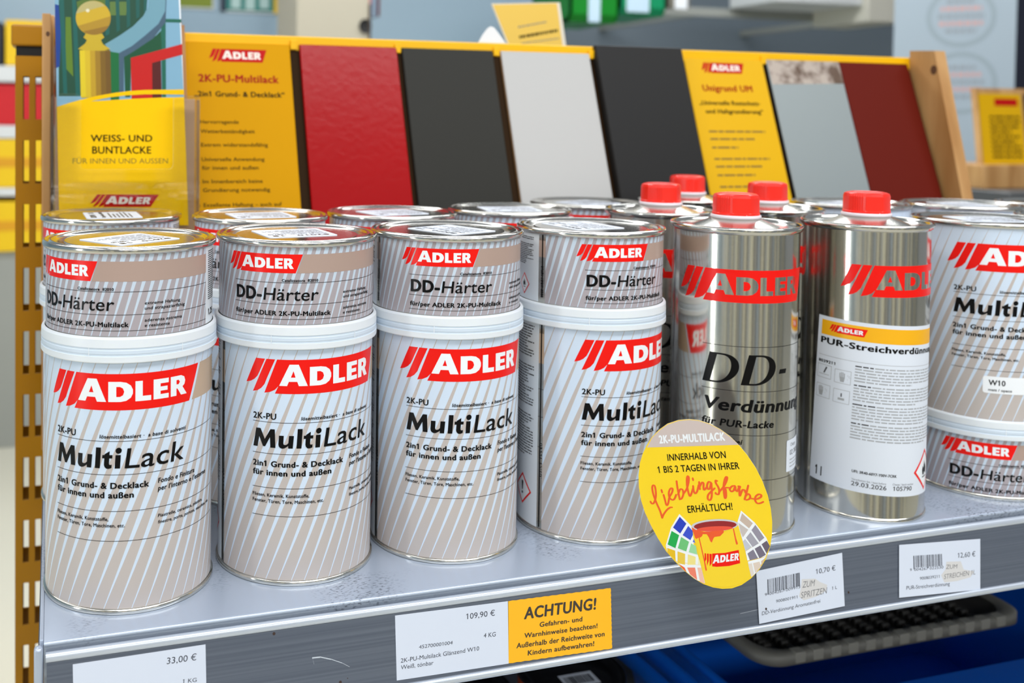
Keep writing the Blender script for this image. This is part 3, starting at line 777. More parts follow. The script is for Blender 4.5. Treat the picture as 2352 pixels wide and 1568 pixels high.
def pair(x, y, label, s_large, s_small, srot, group, inverted=False, off=(0, 0)):
    t = root('paint_can_pair', label, 'paint can', (x, y, 0), group)
    if inverted:
        small_can(t, 0.0, False, 0, s_small / R)
        clip_ring(t, 46.0)
        large_can(t, 55.5, True, srot, s_large / R)
    else:
        large_can(t, 0.0, False, 0, s_large / R)
        clip_ring(t, 143.5)
        small_can(t, 158.0, True, srot, s_small / R, off)
    return t


D2 = math.pi / 180
FRONT = 'paint can pairs in the front row'
BACK = 'paint can pairs in the second row'
pair(34.65, 68.2, 'front row paint can pair at the far left shelf end, nearest the camera', -50.7, -67.4, 215 * D2, FRONT, off=(2, -1))
pair(140.1, 74.6, 'second paint can pair from the left in the front row', -38.2, -53.2, 186 * D2, FRONT, off=(-3, 0))
pair(244.7, 75.8, 'third paint can pair from the left in the front row', -44.3, -43.1, 112 * D2, FRONT, off=(3, 1))
pair(353.6, 74.2, 'front row paint can pair showing metal seam and hazard diamonds, left of the thinner tins', -29.9, -29.0, 95 * D2, FRONT, off=(-6, 2))
pair(31.9, 216.5, 'paint can pair in the second row in front of the clear leaflet holder', -62, -70, 92 * D2, BACK)
pair(140.6, 195.2, 'paint can pair in the second row in front of the leftmost yellow info card', -64, -78, 184 * D2, BACK)
pair(247.5, 197.6, 'paint can pair in the second row in front of the glossy red sample board', -60, -60, 190 * D2, BACK)
pair(355.1, 208.4, 'paint can pair in the second row below the left black and light grey sample boards', -50, -50, 170 * D2, BACK)
pair(455.0, 253.0, 'rearmost grey paint can pair, lid mostly hidden behind the leftmost red screw cap', -50, -50, 200 * D2, BACK)
RG = 'upended paint can pairs at the right end'
pair(696.7, 58.0, 'large paint can standing on its smaller hardener can at the right front, W10 sticker', -62, -62, 160 * D2, RG, True)
pair(704.0, 205.0, 'large paint can behind the thinner tins, lid under the grey and brown sample boards', -40, -40, 20 * D2, RG, True)
pair(806.0, 176.0, 'large paint can behind the right front one, whole lid ellipse visible to its left edge', -40, -40, 80 * D2, RG, True)
pair(804.0, 56.0, 'large paint can cut off by the right edge of the picture, front row', -40, -40, 10 * D2, RG, True)
pair(912.0, 165.0, 'farthest large paint can at the right edge of the picture, lid only', -40, -40, 120 * D2, RG, True)

# white W10 sticker on the right front can
g = G()
p = Print()
rr = []
for cx, cy, a0 in ((60, 91.6, 0), (22.5, 91.6, 90), (22.5, 82.0, 180), (60, 82.0, 270)):
    for k in range(4):
        a = math.radians(a0 + 30 * k)
        rr.append((cx + 1.6 * math.cos(a), cy + 1.6 * math.sin(a)))
p.poly(rr, PWHITE, 5)
p.t('W10', 24.5, 86.6, 3.9, BLACK, 35.5, 0.04, 7)
p.t('matt / opaco', 24.5, 82.2, 1.9, BLACK, 40, 0.03, 7)
p.t('Matt', 50, 86.6, 2.0, BLACK, None, 0.03, 7)
p.t('opaco', 50, 83.0, 2.0, BLACK, None, 0.03, 7)
p.emit(g, cyl(R), 1.3, smooth=True)
for o in bpy.data.objects:
    if o.name.startswith('paint_can') and o.parent and 'W10' in str(o.parent.get('label', '')):
        st = g.build('shade_sticker', o, recalc=False)
        st.location = (0, 0, -55.5 / 1000.0)
        st['label'] = 'white rounded sticker reading W10'
        break

# ------------------------------------------------------------------ thinner tins
RB = 42.66
CAPRED = mat('cap_red', (244, 40, 24), 0.3)
CAPRED.node_tree.nodes['Principled BSDF'].inputs['Subsurface Weight'].default_value = 0.15
CAPRED.node_tree.nodes['Principled BSDF'].inputs['Subsurface Radius'].default_value = (0.004, 0.001, 0.001)
COLLAR = mat('collar_plastic', (244, 234, 240), 0.35)
COLLAR.node_tree.nodes['Principled BSDF'].inputs['Transmission Weight'].default_value = 0.1
SILVER = TINPRINT
CONE = mat('cone_tinplate', (212, 210, 202), 0.24, 1.0)
NECK = mat('neck_plastic', (240, 214, 218), 0.25)
NECK.node_tree.nodes['Principled BSDF'].inputs['Transmission Weight'].default_value = 0.45


def letter_D(p, u0, v0, w, h, lean, m, layer):
    """calligraphic italic D with thick stem and stressed bowl"""
    out, inn = [], []
    N = 22
    for i in range(N + 1):
        a = -math.pi / 2 + math.pi * i / N
        out.append((0.36 + 0.64 * math.cos(a) ** 0.9 if math.cos(a) > 0 else 0.36, 0.5 + 0.5 * math.sin(a)))
        inn.append((0.38 + 0.38 * max(math.cos(a), 0) ** 0.9, 0.5 + 0.445 * math.sin(a)))
    out = [(0, 0)] + out + [(0, 1)]
    inn = [(0.24, 0.055)] + inn + [(0.24, 0.945)]
    n = len(out)
    V = [(u0 + x * w + lean * y * h, v0 + y * h) for x, y in out + inn]
    F = [(i, i + 1, n + i + 1, n + i) for i in range(n - 1)] + [(n - 1, 0, n, 2 * n - 1)]
    p.mesh(V, F, m, layer)


def tin_logo(p, du):
    p.logo(lambda u, v: (du + u * 1.045, 159.9 + v * 1.06), RED, SILVER)


def dd_print():
    p = Print()
    tin_logo(p, -63.6)
    for z in (130.2, 99.9, 70.0, 39.5, 25.6):
        p.rect(-48.5, z - 0.16, 48, z + 0.16, BLACK, 1)
    letter_D(p, -48.2, 104.2, 21.5, 20.6, 0.24, BLACK, 2)
    letter_D(p, -22.8, 104.2, 21.5, 20.6, 0.24, BLACK, 2)
    p.poly([(4.4, 111.6), (10.6, 111.6), (11.4, 114.6), (5.2, 114.6)], BLACK, 2)
    p.t('Verdünnung', -47.9, 86.0, 8.2, BLACK, 33.2, 0.05, lean=0.2)
    p.t('für PUR-Lacke', -48.4, 75.3, 4.6, BLACK, 0.6, 0.05, lean=0.2)
    p.t('aromatenfrei', -48.4, 63.6, 3.4, BLACK, -21.4, 0.05, lean=0.2)
    p.bars(70, 150, 150, 2.2, 40, 0.8, DGREY, 1, 41)
    return p


def pur_print():
    p = Print()
    tin_logo(p, -42.8)
    return p


def pur_label(parent):
    """paper label wrapped slightly askew round the tin"""
    c, s = math.cos(0.047), math.sin(0.047)

    def mp(du, dv):
        return (-64.3 + du * c - dv * s, 142.6 - du * s - dv * c)
    p = Print()

    def poly(pts, m, layer):
        p.poly([mp(*q) for q in pts], m, layer)

    def txt(t, du, dv, cap, m, du1=None, bold=0.0, layer=3):
        a = glyphs(t, bold)[2]
        if du1 is None:
            du1 = du + a * cap
        p.text(t, mp(du, dv), mp(du1, dv), mp(du, dv - cap), m, bold, layer)
    poly([(0, 0), (118, 0), (118, 121), (0, 121)], PAPER, 1)
    poly([(3, 2.7), (115, 2.7), (115, 13.4), (3, 13.4)], ORANGE, 2)
    p.logo(lambda u, v: mp(9.2 + (u + 5) * 0.262, 10.3 - v * 0.262), RED, PWHITE, 3)
    txt('PUR-Streichverdünnung', 3, 19.6, 4.3, BLACK, 97.5, 0.06)
    poly([(2, 28.3), (114, 28.3), (114, 28.6), (2, 28.6)], LGREY, 2)
    txt('8039211', 2.2, 33.8, 2.0, BLACK, 15.2, 0.05)
    pts = []
    for bx, by in ((1.6, 35.4), (15.2, 36.2), (1.6, 49.8), (15.2, 50.4)):
        a, b = bx + 11.2, by + 9.8
        for q in ([(bx, by), (a, by), (a, by + .3), (bx, by + .3)], [(bx, b), (a, b), (a, b - .3), (bx, b - .3)], [(bx, by), (bx + .3, by), (bx + .3, b), (bx, b)], [(a - .3, by), (a, by), (a, b), (a - .3, b)]):
            poly(q, LGREY, 2)
    # pictograms: brush over a board, gloved hands, data sheet
    poly([(8.6, 36.6), (9.6, 37.0), (7.6, 41.6), (6.6, 41.2)], DGREY, 2)
    poly([(3.2, 42.2), (11.2, 42.2), (11.2, 42.6), (3.2, 42.6)], LGREY, 2)
    for hx, hy in ((18.6, 37.6), (3.6, 51.0)):
        for k in range(4):
            poly([(hx + k * 1.0, hy + abs(k - 1.5) * 0.5), (hx + k + .7, hy + abs(k - 1.5) * 0.5), (hx + k + .7, hy + 4), (hx + k, hy + 4)], LGREY, 2)
        poly([(hx, hy + 3.6), (hx + 3.8, hy + 3.6), (hx + 3.2, hy + 7.2), (hx + .8, hy + 7.2)], LGREY, 2)
        for k in range(5):
            a = k * 0.7 - 1.4
            x, y = hx + 5.2, hy + 3.4
            poly([(x + math.cos(a), y + math.sin(a)), (x + 2 * math.cos(a), y + 2 * math.sin(a)), (x + 2 * math.cos(a) + .2, y + 2 * math.sin(a) + .2), (x + math.cos(a) + .2, y + math.sin(a) + .2)], LGREY, 2)
    poly([(20.4, 53.0), (21.2, 53.0), (21.2, 55.6), (20.4, 55.6)], DGREY, 2)
    poly([(18.6, 56.4), (23.0, 56.4), (23.0, 58.0), (18.6, 58.0)], LGREY, 2)
    rnd = random.Random(9)
    dv = 32.0
    for block in range(4):
        for k in range(6):
            u = 28.5
            end = 110 if k < 5 else 28.5 + rnd.uniform(20, 70)
            first = k == 0
            while u < end:
                l = rnd.uniform(1.6, 7)
                poly([(u, dv - .9), (min(u + l, end), dv - .9), (min(u + l, end), dv), (u, dv)], DGREY if first and u < 40 else LGREY, 2)
                u += l + .8
            dv += 2.1
        dv += 1.0
    txt('1 l', 5.0, 117.0, 6.6, BLACK, 10.6, 0.05)
    txt('UFI: 3R40-60Y7-Y00V-7CRK', 31.4, 107.4, 1.8, BLACK, 61, 0.05)
    txt('Verarbeiten bis / best before', 31.6, 113.0, 1.4, GREY, 54)
    txt('29.03.2026', 31.6, 116.8, 3.0, DGREY, 54.4, 0.01)
    txt('Charge / batch number', 58.5, 113.0, 1.4, GREY, 76)
    txt('105790', 59, 116.8, 3.0, DGREY, 74.4, 0.01)
    cu, cv = mp(91, 104)
    diamond_items = Print()
    diamond(diamond_items, cu, cv, 15.2, 15.0, 'f')
    for V, F, m, layer in diamond_items.items:
        p.items.append((V, F, m, layer + 2))
    g = G()
    p.emit(g, cyl(RB), 1.4, base=0.08, smooth=True)
    o = g.build('paper_label', parent, recalc=False)
    o['label'] = 'white paper label with orange header'
    return o


def tin_body(kind):
    g = G()
    n = 120
    g.lathe([(RB, 2.6), (RB, 205.6)], TIN, n)
    g.lathe([(40, 1.4), (42.2, 0.1), (43.2, 0.0), (43.5, 0.8), (43.4, 2.2), (42.66, 2.8)], TIN, n, sharp=False)
    g.face([(40 * math.cos(a), 40 * math.sin(a), 1.4) for a in [i * 2 * math.pi / 48 for i in range(48)]], TIN)
    # rolled top rim, recessed shoulder, cone up to the neck
    g.lathe([(RB, 205.6), (43.6, 206.2), (44.6, 207.6), (44.8, 209.2), (44.2, 210.4), (43.4, 210.6), (42.6, 209.8), (42.0, 208.7)], LIDTIN, n, sharp=False)
    g.lathe([(42.0, 208.7), (29.5, 208.4)], LIDTIN, n)
    g.lathe([(29.5, 208.4), (28.3, 208.8), (15.4, 214.2), (13.0, 214.5)], CONE, n, sharp=False)
    # vertical side seam
    a = (60 if kind == 'dd' else -76) / RB
    for k, (da, h) in enumerate(((-0.02, 0.12), (0.02, 0.22))):
        g.face([((RB + h) * math.sin(a + da + t), -(RB + h) * math.cos(a + da + t), z) for t, z in ((-.012, 3), (.012, 3), (.012, 205), (-.012, 205))], SEAM)
    (dd_print() if kind == 'dd' else pur_print()).emit(g, cyl(RB), 1.4, smooth=True)
    return g


def tin_cap(parent):
    g = G()
    g.lathe([(13.4, 208.8), (13.8, 209.4), (13.9, 213.2)], NECK, 64, sharp=False)
    g.lathe([(13.9, 213.2), (16.2, 213.7), (17.0, 214.3), (17.1, 215.6), (16.6, 216.2), (14.2, 216.4)], COLLAR, 64, sharp=False)
    # lugs of the tamper ring
    for a0 in (40, 160, 285):
        a = math.radians(a0)
        g.box((-2.5, -0.9, 215.2), (2.5, 0.9, 217.0), COLLAR, 0.3)
        for v in list(g.bm.verts)[-24:]:
            x, y = v.co.x, v.co.y + 15.7
            v.co.x, v.co.y = x * math.cos(a) - y * math.sin(a), x * math.sin(a) + y * math.cos(a)
    g.build('neck_collar', parent)
    g = G()
    rows = []
    seg = 240
    for r, z in ((16.1, 216.3), (16.1, 217.5), (15.6, 218.0), (15.45, 228.4), (14.8, 230.3), (13.4, 231.0)):
        row = []
        for i in range(seg):
            a = 2 * math.pi * i / seg
            rr = r
            if 217.9 < z < 230.5:
                f_ = i // 30
                d_ = math.radians((i % 30 - 14.5) * 1.5)
                rr *= 0.45 + 0.55 * math.cos(math.pi / 8) / math.cos(d_) * 1.035
                if f_ % 3 == 1 and 5 <= i % 30 <= 24 and z < 229:
                    rr += 0.16 if (i % 30) % 4 < 2 else -0.16
            row.append((rr * math.cos(a), rr * math.sin(a), z))
        rows.append(row)
    g.grid(rows, CAPRED, False, True)
    g.face(rows[-1], CAPRED)
    g.lathe([(12.2, 231.05), (11.6, 231.4), (10.8, 231.05)], CAPRED, 48, sharp=False)
    c = g.build('screw_cap', parent)
    c['label'] = 'red plastic screw cap'
    return c


TG = 'metal thinner tins with red caps'
_tin = {}


def thinner(x, y, kind, label, rz=0.0):
    t = root('thinner_tin', label, 'metal tin', (x, y, 0), TG, rz)
    if kind not in _tin:
        _tin[kind] = tin_body(kind).build('tin_body', t, recalc=False)
    else:
        o = _tin[kind].copy()
        COL.objects.link(o)
        o.parent = t
    if 'cap' not in _tin:
        tin_cap(t)
        _tin['cap'] = [o for o in t.children if 'tin_body' not in o.name]
    else:
        for q in _tin['cap']:
            o = q.copy()
            COL.objects.link(o)
            o.parent = t
    return t


t = thinner(456.4, 50.2, 'dd', 'shiny metal thinner tin with black DD lettering, behind the egg-shaped yellow card')
g = G()
p = Print()
p.poly([(13.9, 43.2), (14.6, 42.6), (46, 42.6), (46, 64.4), (14.6, 64.4), (13.9, 63.6)], PAPER, 4)
p.t('Charge', 19, 59.6, 2.2, GREY, None, 0, 6)
p.t('02 2023', 18.2, 53.6, 3.4, DGREY, None, 0, 6)
p.bars(18.2, 42, 50, 2.4, 3, .8, LGREY, 6, 3)
p.emit(g, cyl(RB), 1.4, smooth=True)
g.build('batch_sticker', t, recalc=False)
t = thinner(567.5, 45.5, 'pur', 'metal thinner tin with white PUR paper label and orange header, right of the DD tin')
pur_label(t)
thinner(466.0, 156.0, 'dd', 'metal thinner tin in the back whose red cap is leftmost of the five', 0.3)
thinner(561.0, 254.0, 'dd', 'rearmost metal thinner tin, red cap standing highest in the picture before the black board', 0.9)
thinner(571.0, 156.5, 'dd', 'metal thinner tin in the back whose red cap is before the yellow info card', 0.1)

# ------------------------------------------------------------------ shelf
SHELF = mat('shelf_grey', (184, 195, 212), 0.25, 0.35, 0.0, 0.5)
nt, N, L_, b = nodes(SHELF)
tc = N.new('ShaderNodeTexCoord')
mp_ = N.new('ShaderNodeMapping')
mp_.inputs['Scale'].default_value = (1.0, 2.2, 1.0)
n1 = N.new('ShaderNodeTexNoise')
n1.inputs['Scale'].default_value = 420
n1.inputs['Detail'].default_value = 6
n2 = N.new('ShaderNodeTexNoise')
n2.inputs['Scale'].default_value = 14
n2.inputs['Detail'].default_value = 3
mul = N.new('ShaderNodeMath')
mul.operation = 'MULTIPLY'
cr1 = N.new('ShaderNodeValToRGB')
cr1.color_ramp.elements[0].position, cr1.color_ramp.elements[1].position = 0.52, 0.68
cr2 = N.new('ShaderNodeValToRGB')
cr2.color_ramp.elements[0].position, cr2.color_ramp.elements[1].position = 0.50, 0.66
mx = N.new('ShaderNodeMix')
mx.data_type = 'RGBA'
mx.inputs[6].default_value = lin((184, 195, 212))
mx.inputs[7].default_value = lin((112, 118, 128))
L_.new(tc.outputs['Object'], mp_.inputs[0])
L_.new(mp_.outputs[0], n1.inputs['Vector'])
L_.new(tc.outputs['Object'], n2.inputs['Vector'])
L_.new(n1.outputs['Fac'], cr1.inputs[0])
L_.new(n2.outputs['Fac'], cr2.inputs[0])
L_.new(cr1.outputs[0], mul.inputs[0])
L_.new(cr2.outputs[0], mul.inputs[1])
L_.new(mul.outputs[0], mx.inputs[0])
L_.new(mx.outputs[2], b.inputs['Base Color'])

X0, X1 = -15.0, 1330.0


def extrude_x(g, prof, x0, x1, m, smooth=True, caps=True):
    g.grid([[(x, y, z) for y, z in prof] for x in (x0, x1)], m, smooth, True)
    if caps:
        g.face([(x0, y, z) for y, z in prof], m)
        g.face([(x1, y, z) for y, z in prof][::-1], m)


sh = root('metal_shelf', 'grey metal shelf board carrying the paint cans and tins', 'shelf', (600, 200, -28))
ORG = (600, 200, -28)
g = G()
arc = [(1.2 - 1.6 * math.sin(a), -1.6 + 1.6 * math.cos(a)) for a in [i * math.pi / 2 / 6 for i in range(7)]]
prof = [(384, 0)] + arc + [(0.3, -2.4), (1.7, -5.0), (1.8, -8), (1.8, -27), (3.0, -27), (3.0, -6), (4.5, -1.6), (384, -1.6)]
extrude_x(g, prof, X0, X1, SHELF)
g.build('shelf_top', sh, ORG)
g = G()
g.box((-17.2, 2, -27), (-15.2, 384, 0.4), SHELF, 0.4)
g.build('side_flange', sh, ORG)
g = G()
g.box((-20.0, -4.5, -24), (-15.4, 1.0, -1.0), SHELF, 1.8, 3)
g.build('end_tab', sh, ORG)
FL = mat('bracket_grey', (86, 90, 98), 0.4, 0.3)
g = G()
g.prism([(3, -28), (384, -28), (384, -78), (120, -50), (3, -36)], FL, lambda u, v, d: (d, u, v), -18.5, -16.5)
g.build('shelf_bracket', sh, ORG)

# price rail: lip, slanted face, bottom lip
RAIL = mat('rail_grey', (96, 103, 116), 0.28, 0.3, spec=0.5)
noise_color(RAIL, (90, 97, 110), (106, 113, 125), 60, (0.05, 6, 14), 0.3, 0.7, 5)
LIP = mat('rail_lip', (204, 212, 224), 0.25, 0.4)
tR = (-12.24 + 2.676) / (-50.547 + 9.996)


def rail(s, off=0.0):
    """point on the slanted rail face: s mm below its upper edge"""
    k = 1 / math.hypot(1, tR)
    return (-2.676 + s * -tR * k * 1.0 - off * k, -9.996 - s * k + off * tR * k * 0)


pr = root('price_rail', 'grey plastic price rail clipped along the shelf front edge', 'price rail', (600, -6, -52))
ORG2 = (600, -6, -52)
g = G()
lip = [(0.6, -5.3), (-1.2, -5.1), (-2.4, -5.7), (-3.1, -6.8), (-3.3, -8.2), (-3.1, -9.5), (-2.676, -10.0)]
prof = lip + [(-0.9, -9.4)]
extrude_x(g, prof, X0 + 1.0, X1, LIP)
g.build('rail_lip', pr, ORG2)
g = G()
face = [(-2.676, -10.0), (-12.24, -50.55), (-10.9, -50.9), (-1.3, -10.2)]
extrude_x(g, face, X0 + 1.5, X1, RAIL, False)
rnd = random.Random(4)
BRN = mat('rust_spot', (58, 40, 32), 0.7)
for x, s, r in ((110.0, 1.6, .9), (147.6, 32.5, .9), (507.7, 27.7, .8), (214, 36, .4), (152, 31, .3)):
    pts = [(x + r * math.cos(a), s + r * math.sin(a)) for a in [k * math.pi / 4 for k in range(8)]]
    g.face([(u, rail(v, 0.05)[0], rail(v)[1]) for u, v in pts], BRN)
SCR = mat('rail_scratch', (185, 192, 200), 0.4)
arc_ = [(131.6, 17.0), (136.3, 17.2), (142.6, 19.3), (149.0, 22.2), (153.5, 25.0)]
for (x0, s0), (x1, s1), w_ in [(arc_[i], arc_[i + 1], (.75, .6, .4, .25)[i]) for i in range(4)] + [((131.9, 17.2), (132.4, 20.6), .3), ((420, 30), (470, 27.5), .2)]:
    g.face([(x0, rail(s0, .05)[0], rail(s0)[1]), (x1, rail(s1, .05)[0], rail(s1)[1]), (x1 + (.2 if x1 - x0 < 2 else 0), rail(s1 + w_, .05)[0], rail(s1 + w_)[1]), (x0, rail(s0 + w_, .05)[0], rail(s0 + w_)[1])], SCR)
g.build('rail_face', pr, ORG2)
g = G()
extrude_x(g, [(-11.6, -47.6), (-13.4, -47.8), (-14.0, -49.2), (-13.4, -51.6), (-11.6, -52.0), (-10.6, -50.8)], X0 + 1.5, X1, LIP)
g.build('rail_bottom_lip', pr, ORG2)


# ------------------------------------------------------------------ price tags
TAGTXT = mat('tag_ink', (50, 54, 66), 0.6)
TAGP = mat('tag_paper', (206, 213, 226), 0.5, coat=0.15)
TAGO = mat('warning_orange', (244, 176, 10), 0.5, coat=0.1)
PENCIL = mat('pencil', (120, 120, 122), 0.7)
STAIN = mat('paper_stain', (202, 200, 198), 0.7)


def price_tag(key, label, group='paper price tags on the rail', paper=TAGP, ink=TAGTXT, bold=0.0, lift=0.25, torn=False, extra=None):
    d = TAGS[key]
    pts = [tuple(q) for q in d['pts']]
    if torn:
        q = []
        n = 26
        for i in range(4):
            a, b_ = pts[i], pts[(i + 1) % 4]
            if i == 3:
                q.append(a)
                continue
            for k in range(n):
                t_ = k / n
                off = 0.22 if k % 2 else -0.05
                dx, dy = b_[0] - a[0], b_[1] - a[1]
                l = math.hypot(dx, dy)
                q.append((a[0] + dx * t_ - dy / l * -off * -1, a[1] + dy * t_ + dx / l * -off * -1))
        pts = q

    def fn(u, v, h):
        y, z = rail(-v, lift + h)
        return (u, y, z)
    cx = sum(q[0] for q in pts) / len(pts)
    org = (cx, rail(18, lift)[0], rail(18)[1])
    g = G()
    g.prism(pts, paper, lambda u, v, dd: fn(u, v, dd), -0.15, 0.0)
    p = Print()
    for i, (s, q) in enumerate(d['txt']):
        bb = bold if i else bold * 1.5
        p.text(s, q[0], q[1], q[2], ink, bb)
    for s, q in d.get('hand', []):
        p.text(s, q[0], q[1], q[2], PENCIL, 0.0)
    if 'stain' in d:
        p.poly([tuple(q) for q in d['stain']], STAIN, 0)
    if 'bar' in d:
        f2 = lerp2(*d['bar'])
        rnd = random.Random(key)
        x = 0.0
        while x < 0.97:
            w_ = rnd.choice((0.012, 0.012, 0.022, 0.032))
            lo = -0.12 if x < 0.02 or 0.46 < x < 0.5 else 0
            p.poly([f2(x, lo), f2(x + w_, lo), f2(x + w_, 1), f2(x, 1)], ink, 1)
            x += w_ + rnd.choice((0.012, 0.018, 0.026))
    if extra:
        extra(p)
    p.emit(g, fn, None, 0.02, 0.015)
    o = g.build('price_tag' if paper is TAGP else 'warning_label', None, org, recalc=False)
    return tag(o, label, 'price tag' if paper is TAGP else 'label', group)


price_tag('t1', 'white price tag reading 33,00 € at the left end of the rail')
price_tag('t2', 'white price tag reading 109,90 € beside the orange warning label')
price_tag('ach', 'orange warning label headed ACHTUNG! with perforated edges on the price rail', None, TAGO, mat('warning_ink', (52, 46, 40), 0.6), 0.035, 0.35, True)
price_tag('t3', 'white barcode price tag reading 10,70 € just right of the egg-shaped card', lift=0.9, extra=lambda p: p.poly([(439.6 + .8 * math.cos(k), -29.3 + .8 * math.sin(k)) for k in [i * math.pi / 4 for i in range(8)]], BRN, 3))
price_tag('t4', 'white barcode price tag reading 12,60 € farthest right on the rail', lift=0.9)

# ------------------------------------------------------------------ egg-shaped advertising card on the rail
DP = (380.581, -24.0, 42.792)
DE = (0.8007969, -0.598936)
DN = (-0.598936, -0.8007969)


def disc(u, v, h):
    return (DP[0] + DE[0] * u + DN[0] * h, DP[1] + DE[1] * u + DN[1] * h, DP[2] + v)


wob = root('shelf_wobbler', 'egg-shaped yellow advertising card with paint tin and colour fans, before the thinner tin', 'advertising card', (392, -16, -8))
ORGW = (392, -16, -8)
CARDY = mat('wobbler_yellow', (252, 214, 24), 0.4, coat=0.25)
CARDT = mat('wobbler_taupe', (206, 190, 184), 0.4, coat=0.25)
SCRIPT = mat('script_orange', (240, 92, 32), 0.4)
g = G()
D = DISC
ol = [tuple(q) for q in D['outline']]
g.prism(ol, CARDY, disc, -0.3, 0.0, PWHITE)
g.prism(ol, mat('card_back', (150, 148, 144), 0.5), disc, -0.6, -0.31)
p = Print()
cx_, cy_ = sum(q[0] for q in ol) / len(ol), sum(q[1] for q in ol) / len(ol)
p.poly([tuple(q) for q in D['cap']], CARDT, 0)
for (s, bold, m), q in zip((('2K-PU-MULTILACK', 0.09, PWHITE), ('INNERHALB VON', 0.02, BLACK), ('1 BIS 2 TAGEN IN IHRER', 0.02, BLACK), ('ERHÄLTLICH!', 0.02, BLACK)), D['txt']):
    p.text(s, q[0], q[1], q[2], m, bold)
for s in D['script']:
    p.stroke([tuple(q) for q in s], 1.08, SCRIPT, 2)


def inside(pt):
    x, y = pt
    c = False
    j = len(ol) - 1
    for i in range(len(ol)):
        if (ol[i][1] > y) != (ol[j][1] > y) and x < (ol[j][0] - ol[i][0]) * (y - ol[i][1]) / (ol[j][1] - ol[i][1]) + ol[i][0]:
            c = not c
        j = i
    return c


def pull_in(q):
    q = tuple(q)
    k = 0
    while not inside(q) and k < 60:
        q = (q[0] + (cx_ - q[0]) * 0.02, q[1] + (cy_ - q[1]) * 0.02)
        k += 1
    return q


for i, (k, q) in enumerate(D['art']):
    m = PWHITE if k == 'w' else RED if k == 'red' else mat('art_' + k.replace(',', '_'), tuple(int(x) for x in k.split(',')), 0.4)
    p.poly([pull_in(a) for a in q], m, 1 + i * 0.25)
lg = D['artlogo']
f2 = lerp2(*lg)
for ch, a, b_, h_, out, holes in ADLER:
    k0, k1 = (a - 16.6) / 64.6, (b_ - 16.6) / 64.6
    p.poly([f2(k0 + x * (k1 - k0), y * h_ / 12.4) for x, y in out], PWHITE, 14)
    for hl in holes:
        p.poly([f2(k0 + x * (k1 - k0), y * h_ / 12.4) for x, y in hl], RED, 15)
p.emit(g, disc, None, 0.03, 0.015)
cd = g.build('printed_card', wob, ORGW, recalc=False)
CLEAR = mat('clear_plastic', (245, 250, 252), 0.03, 0.0, 0.0, 0.5)
CLEAR.node_tree.nodes['Principled BSDF'].inputs['Transmission Weight'].default_value = 1.0
CLEAR.node_tree.nodes['Principled BSDF'].inputs['IOR'].default_value = 1.3
g = G()
rows = []
for (u, v, hh) in ((8, 4, -1.2), (8, -14, -2.2), (8, -30, -6.0), (7, -46, -12.0), (6, -49.5, -17.5)):
    rows.append([disc(u - 4, v, hh), disc(u + 4, v, hh), disc(u + 4, v + .2, hh + .3), disc(u - 4, v + .2, hh + .3)])
g.grid(rows, CLEAR, False, True)
g.build('plastic_arm', wob, ORGW)

# ------------------------------------------------------------------ shelving upright and cross beam
MUST = mat('mustard_enamel', (170, 116, 4), 0.32, spec=0.3)
BEAMY = mat('beam_yellow', (250, 190, 0), 0.32)
up = root('shelving_upright', 'mustard yellow slotted shelving post at the left edge', 'post', (-28, 400, -1000))
ORGU = (-28, 400, -1000)
g = G()
px0, px1 = -43.0, -14.2
yf = 385.0
# front plate with two columns of slots, built as strips around the openings
zs = []
z = 316.0
slots = [(316.0 - 57.2 * k + 0.08 * k * k * 0, 277.5 - 57.2 * k) for k in range(22)]
cols = [(-36.4, -31.2), (-26.0, -20.8)]
xs = [px0, cols[0][0], cols[0][1], cols[1][0], cols[1][1], px1]
for a, b_ in ((0, 1), (2, 3), (4, 5)):
    g.box((xs[a], yf, -1000), (xs[b_], yf + 1.6, 334), MUST)
for a, b_ in cols:
    top = 334.0
    for hi, lo in slots:
        g.box((a, yf, hi), (b_, yf + 1.6, top), MUST)
        top = lo
    g.box((a, yf, -1000), (b_, yf + 1.6, top), MUST)
for a, b_ in ((0, 1), (2, 3), (4, 5)):
    g.box((xs[a], yf + 32.4, -1000), (xs[b_], yf + 34, 334), MUST)
for a, b_ in cols:
    top = 334.0
    for hi, lo in slots:
        g.box((a, yf + 32.4, hi), (b_, yf + 34, top), MUST)
        top = lo
    g.box((a, yf + 32.4, -1000), (b_, yf + 34, top), MUST)
g.box((px0, yf + 1.6, -1000), (px0 + 1.5, yf + 34, 334), MUST)
g.box((px1 - 1.5, yf + 1.6, -1000), (px1, yf + 34, 334), MUST)
g.build('slotted_post', up, ORGU)
g = G()
DK = mat('dark_gap', (18, 16, 14), 0.8)
g.box((px0 + 0.5, yf + 2, 334), (px1 + 2, yf + 30, 343), DK)
g.build('post_plug', up, ORGU)
g = G()
g.box((-46.5, yf - 1, 342.8), (px1 + 3, yf + 40, 362.0), MUST, 2.2, 3)
g.build('post_cap', up, ORGU)

bm_ = root('cross_beam', 'bright yellow cross beam along the top of the sample boards', 'beam', (530, 400, 345))
ORGB = (530, 400, 345)
g = G()
g.box((-11, 386.5, 345), (1000, 404, 360.0), BEAMY, 1.2)
g.build('beam', bm_, ORGB)
g = G()
for x in (210.5, 316.5, 423.5, 532.6, 644, 750):
    g.box((x - 3.2, 383.6, 347), (x + 3.2, 386.4, 356), BEAMY, 0.4)
g.build('beam_spacers', bm_, ORGB)
bp_ = root('light_block_panel', 'grey back panel of the shelving behind the cans', 'panel', (640, 396, -1000))
g = G()
g.box((-14, 390, -1000), (1330, 398, 150), FL)  # panel added to stop light coming from below and behind
g.build('panel_sheet', bp_, (640, 396, -1000))

